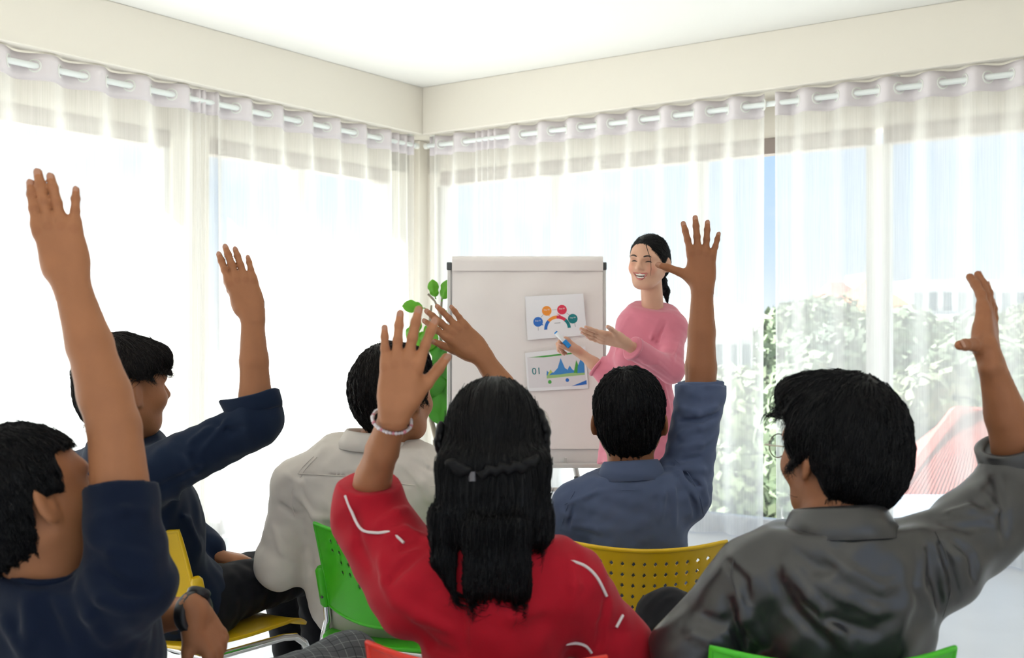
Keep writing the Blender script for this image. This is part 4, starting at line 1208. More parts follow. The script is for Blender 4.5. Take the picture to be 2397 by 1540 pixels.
def band(parent, m, c, axis, r, w, name='cuff', th=0.004, wob=0.003, seed=0, ell=1.0, ref=None, flare=0.0, slant=0.0):
    """rolled cuff: a short sleeve-like ring with a wavy edge"""
    rng = np.random.default_rng(seed); ax = nrm(axis); a0 = np.array([0, 1.0, 0]) if ref is None else np.asarray(ref, float); a0 = nrm(a0 - ax * (a0 @ ax)); b0 = np.cross(ax, a0)
    n = 56; ph = rng.uniform(0, 6, 4)
    prof = [(-0.006, 0.004), (0.0, -w * 0.02), (th, 0.004), (th * 1.4, w * 0.3), (th * 1.3, w * 0.7), (th + 0.001, w - 0.003), (0.0, w), (-0.009, w - 0.004), (-0.012, w * 0.6)]
    vs = []
    for dr, dz in prof:
        for i in range(n):
            a = 2 * PI * i / n; q = wob * (math.sin(2 * a + ph[0]) + 0.6 * math.sin(3 * a + ph[1]) + 0.4 * math.sin(5 * a + ph[2] + dz * 30))
            rr = r + dr + q + flare * (dz / w)
            vs.append(np.asarray(c) + a0 * math.cos(a) * rr * ell + b0 * math.sin(a) * rr + ax * (dz + slant * math.cos(a + ph[3]) + q * 0.6))
    k = len(prof)
    mb = MB().add(vs, [(j * n + i, j * n + (i + 1) % n, (j + 1) * n + (i + 1) % n, (j + 1) * n + i) for j in range(k - 1) for i in range(n)])
    o = mb.build(name, m, parent); o.data.polygons.foreach_set('use_smooth', [True] * len(o.data.polygons)); return o
def trouser_nodes(pelvis, A, hipL, hipR, knL, knR, anL, anR, g=1.0):
    return Un(0.04, [Ell(pelvis, np.array([0.13, 0.175, 0.12]) * g, A), Cap(hipL, knL, 0.083 * g, 0.062 * g), Cap(hipR, knR, 0.083 * g, 0.062 * g), Cap(knL, anL, 0.060 * g, 0.048 * g), Cap(knR, anR, 0.060 * g, 0.048 * g)])
def shoe(parent, an, d, m, L=0.26):
    d = nrm(np.array([d[0], d[1], 0.0])); s_ = np.array([-d[1], d[0], 0]); ax = np.array([d, s_, [0, 0, 1]]); c = np.array([an[0], an[1], 0.0])
    nd = Cut(Un(0.03, [Ell(c + d * 0.08 + [0, 0, 0.03], (L * 0.5, 0.045, 0.04), ax), Ell(c + d * 0.0 + [0, 0, 0.05], (0.07, 0.04, 0.055), ax)]), [((0, 0, 0.004), (0, 0, -1))], 0.003)
    V, Q = sdf_mesh(nd, 0.009); return obj('shoe', raw_mesh('shoe', V, Q), m, parent)
def arm_nodes(sh, el, wr, s=1.0, t=None):
    d = wr - el; bi = sh + (el - sh) * 0.45
    it = [Cap(sh, bi, 0.050 * s, 0.048 * s), Cap(bi, el, 0.048 * s, 0.042 * s), Cap(el, el + d * 0.22, 0.042 * s, 0.0425 * s), Cap(el + d * 0.22, el + d * 0.55, 0.0425 * s, 0.036 * s)]
    q = el + d * 0.55
    if t is None: it.append(Cap(q, wr, 0.036 * s, 0.026 * s))
    else: it += [Cap(q + t * 0.002, wr + t * 0.0085, 0.036 * s, 0.0195 * s), Cap(q - t * 0.002, wr - t * 0.0085, 0.036 * s, 0.0195 * s)]
    return [Un(0.008, it)]
def fabric(name, col, rough=0.85, sheen=0.08, scale=900, bump=0.15, twill=None, var=0.04):
    m = mat(name, col, rough, spec=0.2, bump=bump, bscale=scale, var=var, vscale=14, sheen=sheen)
    return m

def smooth_px(pts, n=8):
    P = [np.array(pts[0], float)] + [np.array(p, float) for p in pts] + [np.array(pts[-1], float)]; out = []
    for i in range(1, len(P) - 2):
        for k in range(n):
            t = k / n; a, b_, c_, d_ = P[i - 1], P[i], P[i + 1], P[i + 2]
            out.append(0.5 * (2 * b_ + (c_ - a) * t + (2 * a - 5 * b_ + 4 * c_ - d_) * t * t + (3 * b_ - a - 3 * c_ + d_) * t ** 3))
    out.append(P[-1]); return out
def seam(node, pts, m, parent, w=0.0013, name='seam', lift=0.0):
    P = [trace(node, x, y) for x, y in smooth_px(pts)]
    P = [p for p in P if 0.5 < p[1] < 5.5]
    keep = [P[0]]
    for p in P[1:]:
        if abs(p[1] - keep[-1][1]) < 0.16: keep.append(p)
    keep = [p - nrm(p - [0, 0, CH]) * lift for p in keep]
    if len(keep) > 2: MB().tube(keep, w, 6).build(name, m, parent, smooth=True)
# ------------------------------------------------------------------ the people
Z3 = np.array([0, 0, 1.0])
SK_M = skin_mat('skin_tan', (0.355, 0.145, 0.064)); SK_D = skin_mat('skin_deep', (0.30, 0.116, 0.050)); SK_L = skin_mat('skin_light', (0.64, 0.36, 0.25)); SK_G = skin_mat('skin_warm', (0.41, 0.170, 0.078))
M_trou = fabric('black_trousers', (0.010, 0.010, 0.013), 0.9)
M_shoe = mat('black_shoe', (0.015, 0.014, 0.014), 0.35)
def person(base, label):
    return empty('person', (base[0], base[1], 0.0), label=label, cat='person', group='audience with raised hands')

def blue_man():
    r = person((0.33, 2.92), 'man in slate blue shirt raising his arm straight up')
    neck = W(1478, 1112, 2.86); shL = W(1352, 1188, 2.88); shR = W(1600, 1160, 2.88); pel = np.array([0.335, 2.90, 0.54])
    el = W(1640, 915, 2.93); wr = W(1644, 668, 2.95); fwd = yaw(5)
    tor, A, up = torso_nodes(neck, shL, shR, pel, fwd, 1.0)
    hd = Head(W(1473, 985, 2.88), yaw(6), Z3 + yaw(0) * 0.06, 1.04, neck)
    ha = Hand(wr, W(1640, 525, 2.95) - wr, np.array([0.05, -1, 0.05]), 'R', 0.98, spread=(11, 2, -7, -19), curl=(6, 4, 6, 8), thumb=(62, 0.15, -6))
    elL = W(1322, 1400, 2.95); wrL = np.array([0.22, 3.18, 0.60])
    haL = Hand(wrL, np.array([0.6, 0.8, -0.05]), Z3, 'L', 0.95, curl=(25, 25, 25, 25), thumb=(30, 0.3, 15))
    body = Un(0.010, [Un(0.02, [hd.node, Cut(Off(tor, -0.014), [(neck - up * 0.006, up)], 0.01)])] + arm_nodes(shR, el, wr, 0.98, ha.t) + arm_nodes(shL, elL, wrL, 0.98) + [ha.node, haL.node])
    bo = make_body(r, body, [ha], [hd], SK_D, 0.010); add_nails(r, bo, ha)
    short_hair(hd, r, M_hair, thick=0.013, nape=-0.082, front=0.075, side=-0.005, crown=(-0.04, 0.012), seed=3, n=7000, length=0.045, top=0.006, h=0.004)
    M = fabric('slate_blue_cotton', (0.080, 0.105, 0.190), 0.85, scale=1100)
    cuf = el + (wr - el) * 0.06
    slv = Cut(Un(0.03, [Cap(shR, el, 0.068, 0.062), Cap(el, el + (wr - el) * 0.25, 0.060, 0.060)]), [(cuf, wr - el)], 0.004)
    slL = Un(0.03, [Cap(shL, elL, 0.066, 0.058), Cap(elL, elL + (wrL - elL) * 0.35, 0.058, 0.052)])
    base = Un(0.035, [Cut(Off(tor, 0.004), [(neck + up * 0.012, up)], 0.01), slv, slL])
    fd = fold_px(base, [([(1548, 1078), (1590, 1110), (1632, 1172)], 0.007, 0.010), ([(1556, 1095), (1575, 1150), (1580, 1230)], 0.006, 0.010), ([(1545, 1100), (1552, 1160), (1545, 1220)], 0.005, 0.010), ([(1565, 1085), (1615, 1120), (1655, 1150)], -0.006, 0.008),
        ([(1590, 955), (1635, 968), (1678, 950)], 0.007, 0.010), ([(1588, 985), (1640, 985), (1682, 968)], -0.006, 0.009), ([(1588, 1020), (1640, 1000), (1680, 985)], 0.007, 0.011), ([(1592, 1050), (1640, 1040), (1682, 1012)], 0.006, 0.010),
        ([(1595, 1078), (1645, 1068), (1684, 1045)], -0.005, 0.009), ([(1600, 1095), (1650, 1100), (1680, 1090)], 0.007, 0.012), ([(1640, 1120), (1655, 1180), (1650, 1250)], 0.007, 0.012), ([(1615, 1150), (1630, 1210), (1635, 1265)], -0.005, 0.010),
        ([(1325, 1180), (1400, 1150), (1460, 1145)], 0.002, 0.008), ([(1330, 1230), (1400, 1240), (1500, 1235)], 0.003, 0.014), ([(1345, 1180), (1330, 1240)], -0.004, 0.007)], 1.5)
    sh = make_cloth('shirt', Disp(base, addf(fd, ripple(0.0012, 0.07, 4))), M, r, 0.0043, np.array([shL[0] - 0.12, 2.6, 0.48]), np.array([shR[0] + 0.18, 3.25, el[2] + 0.08]))
    collar(sh, M, neck + up * 0.002 + yaw(180) * 0.004, A, up, 0.066, 0.036, 0.046)
    for s_ in ([(1322, 1180), (1380, 1158), (1440, 1148), (1500, 1148)], [(1345, 1150), (1328, 1185), (1312, 1240)], [(1580, 1075), (1612, 1110), (1640, 1170), (1650, 1240)]): seam(base, s_, M, sh)
    band(sh, M, cuf - nrm(wr - el) * 0.048, wr - el, 0.058, 0.058, wob=0.0025, seed=2, slant=0.006)
    hip = pel - up * 0.02
    tr = trouser_nodes(hip, A, hip + A[1] * 0.09, hip - A[1] * 0.09, hip + A[1] * 0.12 + A[0] * 0.43, hip - A[1] * 0.12 + A[0] * 0.43, np.array([*(hip + A[1] * 0.12 + A[0] * 0.42)[:2], 0.07]), np.array([*(hip - A[1] * 0.12 + A[0] * 0.42)[:2], 0.07]))
    make_cloth('trousers', tr, M_trou, r, 0.012)
    for s_ in (1, -1): shoe(r, hip + A[1] * 0.12 * s_ + A[0] * 0.43, A[0], M_shoe)

def grey_man():
    r = person((0.6, 1.97), 'man in grey shirt and glasses at the right with raised hand')
    neck = W(1962, 1240, 1.94); shL = W(1762, 1362, 1.94); shR = W(2188, 1322, 1.94); pel = np.array([0.585, 1.95, 0.545])
    el = W(2398, 1128, 2.04); wr = W(2318, 842, 1.99); fwd = yaw(-3)
    tor, A, up = torso_nodes(neck, shL, shR, pel, fwd, 1.05)
    hd = Head(W(1966, 1066, 1.98), yaw(-30), Z3 + yaw(0) * 0.10 + np.array([-0.05, 0, 0]), 1.05, neck, 0.060)
    ha = Hand(wr, W(2304, 640, 2.09) - wr, np.array([0.9, -0.62, 0.1]), 'R', 1.0, spread=(-1, 0, 0, 1), curl=((6, 12, 8), (0, 8, 8), (-4, 6, 6), (-9, 8, 6)), thumb=(116, 0.22, -4))
    elL = W(1615, 1530, 1.95); wrL = np.array([0.42, 2.18, 0.66])
    haL = Hand(wrL, np.array([0.3, 0.9, -0.1]), Z3, 'L', 0.98, curl=(25, 25, 25, 25), thumb=(30, 0.3, 15))
    body = Un(0.010, [Un(0.02, [hd.node, Cut(Off(tor, -0.014), [(neck - up * 0.006, up)], 0.01)])] + arm_nodes(shR, el, wr, 1.0, ha.t) + arm_nodes(shL, elL, wrL, 1.0) + [ha.node, haL.node])
    bo = make_body(r, body, [ha], [hd], SK_D, 0.010); add_nails(r, bo, ha)
    short_hair(hd, r, M_hair, thick=0.022, nape=-0.095, front=0.075, side=-0.006, crown=(-0.05, -0.01), seed=8, n=9000, length=0.075, top=0.004, h=0.005,
               puff=[((0.045, 0.035, 0.105), (0.050, 0.045, 0.032)), ((-0.055, 0, 0.0), (0.055, 0.078, 0.07)), ((0.02, 0.06, 0.05), (0.05, 0.03, 0.03))], sweep=0.1)
    # glasses
    M = mat('glasses_metal', (0.30, 0.27, 0.22), 0.25, metal=0.9)
    g = empty('glasses', hd.P(0.1, 0, 0.01) , label=None); g.parent = r; g.location = Vector(tuple(hd.P(0.1, 0, 0.01))) - r.location
    for sd in (1, -1):
        c = hd.P(0.113, sd * 0.034, 0.008)
        MB().torus(c, [hd.A[1], hd.A[2]], 0.022, 0.0012, 28, 6).build('rim', M, g, smooth=True)
        MB().tube([hd.P(0.112, sd * 0.057, 0.012), hd.P(0.10, sd * 0.078, 0.013), hd.P(0.0, sd * 0.086, 0.016), hd.P(-0.02, sd * 0.085, 0.0)], 0.0013, 6).build('temple', M, g)
        n_ = 24; MB().add([c + (hd.A[1] * math.cos(2 * PI * k / n_) + hd.A[2] * math.sin(2 * PI * k / n_)) * 0.021 for k in range(n_)], [tuple(range(n_))]).build('lens', M_glass, g)
    MB().tube([hd.P(0.114, 0.013, 0.012), hd.P(0.117, 0, 0.015), hd.P(0.114, -0.013, 0.012)], 0.0013, 6).build('bridge', M, g)
    MS = mat('grey_satin_twill', (0.028, 0.026, 0.026), 0.34, spec=0.75, bump=0.10, bscale=700, var=0.05, vscale=20)
    d = nrm(wr - el); cuf = el + d * 0.075
    slv = Cut(Un(0.035, [Cap(shR, el, 0.078, 0.070), Cap(el, el + d * 0.12, 0.060, 0.053), Cap(shR + (el - shR) * 0.5 - Z3 * 0.02, el - Z3 * 0.025, 0.06, 0.06)]), [(cuf, d)], 0.004)
    slL = Un(0.03, [Cap(shL, elL, 0.072, 0.066), Cap(elL, elL + (wrL - elL) * 0.4, 0.066, 0.056)])
    base = Un(0.04, [Cut(Off(tor, 0.010), [(neck + up * 0.012, up)], 0.01), slv, slL])
    fd = fold_px(base, [([(1840, 1325), (1900, 1400), (1960, 1480), (1990, 1530)], 0.009, 0.013), ([(1810, 1345), (1850, 1420), (1930, 1500)], -0.008, 0.013), ([(1930, 1290), (1990, 1340), (2060, 1375), (2100, 1360)], 0.007, 0.014), ([(1900, 1360), (1980, 1400), (2050, 1430), (2130, 1420)], 0.006, 0.014),
        ([(1730, 1390), (1745, 1450), (1790, 1510)], 0.009, 0.013), ([(1700, 1400), (1720, 1470), (1740, 1530)], -0.007, 0.011), ([(2175, 1280), (2185, 1340), (2200, 1420), (2195, 1480)], -0.010, 0.011), ([(2200, 1270), (2225, 1330), (2240, 1400)], -0.009, 0.010), ([(2235, 1265), (2275, 1300), (2280, 1360)], -0.010, 0.009),
        ([(2160, 1290), (2150, 1370), (2185, 1450)], 0.008, 0.013), ([(2200, 1225), (2260, 1235), (2320, 1230)], -0.006, 0.010), ([(2215, 1200), (2270, 1190), (2330, 1215)], 0.006, 0.011), ([(2330, 1110), (2345, 1180), (2350, 1260)], -0.008, 0.011), ([(2290, 1150), (2330, 1190), (2360, 1190)], 0.006, 0.012),
        ([(1880, 1400), (1940, 1450), (2050, 1480)], -0.006, 0.014), ([(1860, 1290), (1920, 1330), (1960, 1330)], -0.004, 0.012), ([(1640, 1440), (1690, 1460), (1720, 1440)], -0.008, 0.010), ([(1610, 1480), (1660, 1500), (1710, 1520)], 0.008, 0.012), ([(1700, 1310), (1740, 1360), (1750, 1420)], -0.006, 0.011), ([(2100, 1300), (2120, 1400), (2100, 1500)], 0.004, 0.02)])
    sh = make_cloth('shirt', Disp(base, addf(fd, ripple(0.0018, 0.10, 14))), MS, r, 0.0043, np.array([elL[0] - 0.10, 1.70, 0.45]), np.array([el[0] + 0.12, 2.35, el[2] + 0.13]))
    collar(sh, MS, neck + yaw(180) * 0.006 + up * 0.004, A, up, 0.074, 0.036, 0.052, flare=0.022)
    band(sh, MS, cuf - d * 0.066, d, 0.060, 0.078, th=0.006, wob=0.002, seed=5, slant=0.003)
    for s_ in ([(1720, 1300), (1712, 1350), (1735, 1420)], [(2190, 1245), (2215, 1300), (2225, 1380), (2205, 1450)]): seam(base, s_, MS, sh)
    hip = pel - up * 0.02
    kL = np.array([0.335, 2.37, 0.655]); kR = hip - A[1] * 0.14 + A[0] * 0.44
    tr = Un(0.04, [Ell(hip, np.array([0.13, 0.175, 0.12]), A), Cap(hip + A[1] * 0.09, kL, 0.085, 0.062), Cap(hip - A[1] * 0.09, kR, 0.085, 0.062), Cap(kL, np.array([0.50, 2.52, 0.42]), 0.060, 0.048), Cap(kR, np.array([kR[0], kR[1], 0.07]), 0.06, 0.05)])
    make_cloth('trousers', Disp(tr, ripple(0.002, 0.06, 2)), M_trou, r, 0.008)
    shoe(r, kR, A[0], M_shoe); 
    s2 = shoe(r, np.array([0.52, 2.52, 0]), np.array([0.3, 1, 0]), M_shoe); s2.location.z += 0.34

def red_girl():
    r = person((-0.04, 1.98), 'girl in red top with long black braided hair, arm raised')
    neck = W(1152, 1235, 1.99); shL = W(985, 1372, 1.96); shR = W(1330, 1372, 1.96); pel = np.array([-0.03, 1.96, 0.54])
    el = W(860, 1162, 2.06); wr = W(926, 958, 1.92); fwd = yaw(3)
    tor, A, up = torso_nodes(neck, shL, shR, pel, fwd, 0.92)
    hd = Head(W(1157, 1050, 2.00), yaw(4), Z3 + yaw(0) * 0.05, 0.98, neck, 0.050)
    ha = Hand(wr, W(962, 705, 1.90) - wr, np.array([-0.12, -1, 0.1]), 'L', 0.96, spread=(12, 3, -5, -12), curl=(4, 4, 5, 6), thumb=(36, 0.35, 14))
    elR = W(1440, 1520, 2.02); wrR = np.array([0.02, 2.2, 0.58])
    haR = Hand(wrR, np.array([-0.5, 0.8, 0]), Z3, 'R', 0.9, curl=(25, 25, 25, 25), thumb=(30, 0.3, 15))
    body = Un(0.010, [Un(0.02, [hd.node, Cut(Off(tor, -0.014), [(neck - up * 0.006, up)], 0.01)])] + arm_nodes(shL, el, wr, 0.80, ha.t) + arm_nodes(shR, elR, wrR, 0.88) + [ha.node, haR.node])
    bo = make_body(r, body, [ha], [hd], SK_G, 0.010); add_nails(r, bo, ha)
    # top
    M = fabric('red_jersey', (0.44, 0.007, 0.020), 0.8, scale=800)
    d = nrm(wr - el); ud = nrm(el - shL); cuf = el + d * 0.035
    slv = Cut(Un(0.03, [Cap(shL, el, 0.066, 0.058), Cap(el, el + d * 0.08, 0.050, 0.046), Cap(shL + [-0.03, 0, -0.04], el + [-0.015, 0, -0.05], 0.05, 0.052)]), [(cuf, nrm(d * 0.8 + ud * 0.5))], 0.005)
    slR = Cut(Un(0.03, [Cap(shR, elR, 0.064, 0.066), Cap(elR, elR + nrm(wrR - elR) * 0.06, 0.066, 0.06)]), [(elR + nrm(wrR - elR) * 0.03, wrR - elR)], 0.005)
    base = Un(0.04, [Cut(Off(tor, 0.008), [(neck - up * 0.02 + A[0] * 0.02, nrm(up + A[0] * 0.1))], 0.01), slv, slR])
    fd = fold_px(base, [([(880, 1230), (930, 1200), (955, 1190)], 0.006, 0.010), ([(900, 1260), (950, 1240), (985, 1250)], 0.006, 0.010), ([(930, 1290), (975, 1270), (1010, 1285)], -0.006, 0.009), ([(905, 1370), (950, 1320), (1000, 1280)], -0.008, 0.010), ([(890, 1300), (900, 1360), (930, 1420)], 0.006, 0.012),
        ([(930, 1400), (980, 1440), (1060, 1480)], 0.006, 0.016), ([(1070, 1400), (1085, 1450), (1088, 1530)], -0.007, 0.008), ([(830, 1200), (840, 1280), (870, 1340)], -0.005, 0.012), ([(1330, 1300), (1345, 1370), (1340, 1440)], 0.004, 0.014), ([(1420, 1400), (1410, 1460), (1400, 1520)], -0.007, 0.010),
        ([(1100, 1420), (1200, 1440), (1300, 1420)], 0.004, 0.02), ([(960, 1460), (1010, 1510), (1070, 1530)], -0.005, 0.013)])
    sh = make_cloth('red_top', Disp(base, addf(fd, ripple(0.0015, 0.09, 24))), M, r, 0.0043, np.array([el[0] - 0.12, 1.74, 0.45]), np.array([elR[0] + 0.12, 2.3, el[2] + 0.10]))
    # white piping
    MP = mat('white_piping', (0.78, 0.70, 0.68), 0.7)
    def piping(pts, w=0.0026):
        seam(base, pts, MP, sh, w, 'piping', 0.0015)
    piping([(808, 1160), (822, 1195), (845, 1238), (880, 1247), (915, 1246), (945, 1270)])
    piping([(1335, 1312), (1370, 1325), (1398, 1352), (1420, 1395)]); piping([(1458, 1440), (1443, 1468)]); piping([(1022, 1268), (1036, 1300)])
    piping([(1325, 1508), (1350, 1506), (1372, 1513), (1385, 1528)])
    # bracelet of small beads
    MBc = mat('bracelet_silver', (0.62, 0.56, 0.58), 0.3, metal=0.4)
    bc = wr - d * 0.028; bx = nrm(d + np.array([-0.18, -0.5, 0.25]) * 0.35); b1 = nrm(ha.t - bx * (ha.t @ bx)); b2 = np.cross(bx, b1)
    br = empty('bracelet', bc); br.parent = r; br.location = Vector(tuple(bc)) - r.location
    pth = [bc + b1 * math.cos(2 * PI * k / 40) * 0.0345 + b2 * math.sin(2 * PI * k / 40) * 0.029 for k in range(40)]
    MB().tube(pth, 0.0024, 6, closed=True).build('band', MBc, br, smooth=True)
    for k in range(0, 40, 1):
        q = pth[k]; R = 0.0036 if k % 3 else 0.0042
        bm = bmesh.new(); bmesh.ops.create_icosphere(bm, subdivisions=1, radius=R, matrix=Matrix.Translation(Vector(tuple(q)) - r.location - br.location)); me = bpy.data.meshes.new('bead'); bm.to_mesh(me); bm.free()
        obj('bead', me, MBc if k % 4 else mat('bead_pink', (0.55, 0.20, 0.25), 0.3), br, world=False)
    # hair: crown, long fall down the back, braids meeting behind
    S = hd.S
    fall = [RBox(W(1156, 1165, 1.905), (0.099, 0.040, 0.085), 0.026), RBox(W(1152, 1225, 1.893), (0.104, 0.034, 0.036), 0.018), RBox(W(1163, 1300, 1.862), (0.054, 0.026, 0.068), 0.014), RBox(W(1165, 1345, 1.852), (0.052, 0.018, 0.026), 0.010)]
    crown = [Ell(hd.P(-0.008, 0, 0.030), np.array([0.108, 0.091, 0.104]) * S, hd.A), Ell(hd.P(-0.03, 0, -0.03), np.array([0.085, 0.093, 0.09]) * S, hd.A), Ell(hd.P(0.0, 0.068, -0.07), np.array([0.05, 0.03, 0.10]) * S, hd.A), Ell(hd.P(0.0, -0.068, -0.07), np.array([0.05, 0.03, 0.10]) * S, hd.A)]
    lock = [Cap(W(1038, 1220, 1.90), W(1040, 1310, 1.87), 0.022, 0.018), Cap(W(1040, 1310, 1.87), W(1056, 1375, 1.86), 0.018, 0.007)]
    nd = Un(0.03, [Sub(Un(0.03, crown), RBox(hd.P(0.115, 0, -0.12), np.array([0.075, 0.13, 0.20]) * S, 0.02, hd.A), 0.012), Un(0.010, fall + lock)])
    top = hd.P(0.03, 0, 0.13)
    def groove(p):
        q = p[:, 0] * 260 + np.sin(p[:, 2] * 9 + 1) * 0.8
        lowr = np.clip((1.06 - p[:, 2]) / 0.08, 0, 1)
        return lowr * (0.0012 * np.sin(q) + 0.0008 * np.sin(q * 2.3 + 1.1) + 0.0025 * np.sin(p[:, 0] * 75 + 0.6))
    nd = Disp(nd, groove)
    def flow(p):
        d_ = p - top; d_[:, 2] *= 0.3; n_ = np.linalg.norm(d_, axis=1)[:, None]
        d_ = d_ / (n_ + 1e-9)
        k = np.clip((hd.c[2] + 0.02 - p[:, 2]) / 0.08, 0, 1)[:, None]
        return d_ * (1 - k) * 0.9 + np.array([0, 0, -1.0]) * (0.5 + 1.5 * k)
    zt_ = hd.c[2]
    # the very ends: hairs that hang past the fall
    hair = hair_obj('hair', nd, r, M_hair, [(8000, flow, 0.10, 7, dict(lift=(-0.001, 0.0018), r=0.0006, jitter=0.04), None),
                                     (9000, lambda p: np.tile([0, 0, -1.0], (len(p), 1)), 0.07, 8, dict(lift=(-0.001, 0.0018), r=0.0006, jitter=0.015, free=0.8), lambda V: (V[:, 2] < zt_ - 0.06) & (V[:, 2] > W(0, 1330, 1.86)[2])),
                                     (2600, lambda p: np.tile([0, 0.05, -1.0], (len(p), 1)), 0.035, 5, dict(lift=(0, 0.002), r=0.0007, jitter=0.03, free=0.1), lambda V: V[:, 2] < W(0, 1335, 1.86)[2])], 0.005, 5,
                    np.array([hd.c[0] - 0.17, 1.70, 0.74]), np.array([hd.c[0] + 0.17, 2.18, hd.c[2] + 0.19]))
    cb = W(1106, 1108, 1.872)
    for pts in ([(1034, 1000), (1028, 1040), (1040, 1075), (1072, 1095), (1104, 1112)], [(1262, 968), (1278, 1010), (1274, 1060), (1225, 1092), (1165, 1098), (1104, 1112)]):
        P = []
        for (x0, y0), (x1, y1) in zip(pts[:-1], pts[1:]):
            for k in range(4): P.append((x0 + (x1 - x0) * k / 4, y0 + (y1 - y0) * k / 4))
        P = [trace(nd, *q) if 1048 < q[0] < 1258 else W(q[0], q[1], 1.965) for q in P]
        el_ = []
        for k, q in enumerate(P[:-1]):
            t_ = nrm(P[k + 1] - q); n_ = nrm(q - hd.c); s_ = np.cross(t_, n_); dirn = nrm(t_ + s_ * (0.9 if k % 2 else -0.9))
            el_.append(Cap(q, P[k + 1], 0.0045, 0.0045)); el_.append(Ell(q + s_ * (0.003 if k % 2 else -0.003) + n_ * 0.002, (0.0125, 0.0068, 0.0068), frame(dirn, n_)))
        V, Q = sdf_mesh(Un(0.005, el_), 0.0022); obj('braid', raw_mesh('braid', V, Q), M_hair, hair)
    MB().tube([cb + [0, -0.008, 0.004], cb + [0.0, -0.010, -0.012]], 0.006, 8).build('hair_tie', mat('hair_tie', (0.12, 0.11, 0.12), 0.4), hair)
    hip = pel - up * 0.03
    tr = trouser_nodes(hip, A, hip + A[1] * 0.08, hip - A[1] * 0.08, hip + A[1] * 0.10 + A[0] * 0.42, hip - A[1] * 0.10 + A[0] * 0.42, np.array([*(hip + A[1] * 0.10 + A[0] * 0.42)[:2], 0.07]), np.array([*(hip - A[1] * 0.10 + A[0] * 0.42)[:2], 0.07]), 0.9)
    make_cloth('trousers', tr, M_trou, r, 0.012)
    for s_ in (1, -1): shoe(r, hip + A[1] * 0.10 * s_ + A[0] * 0.42, A[0], M_shoe, 0.23)

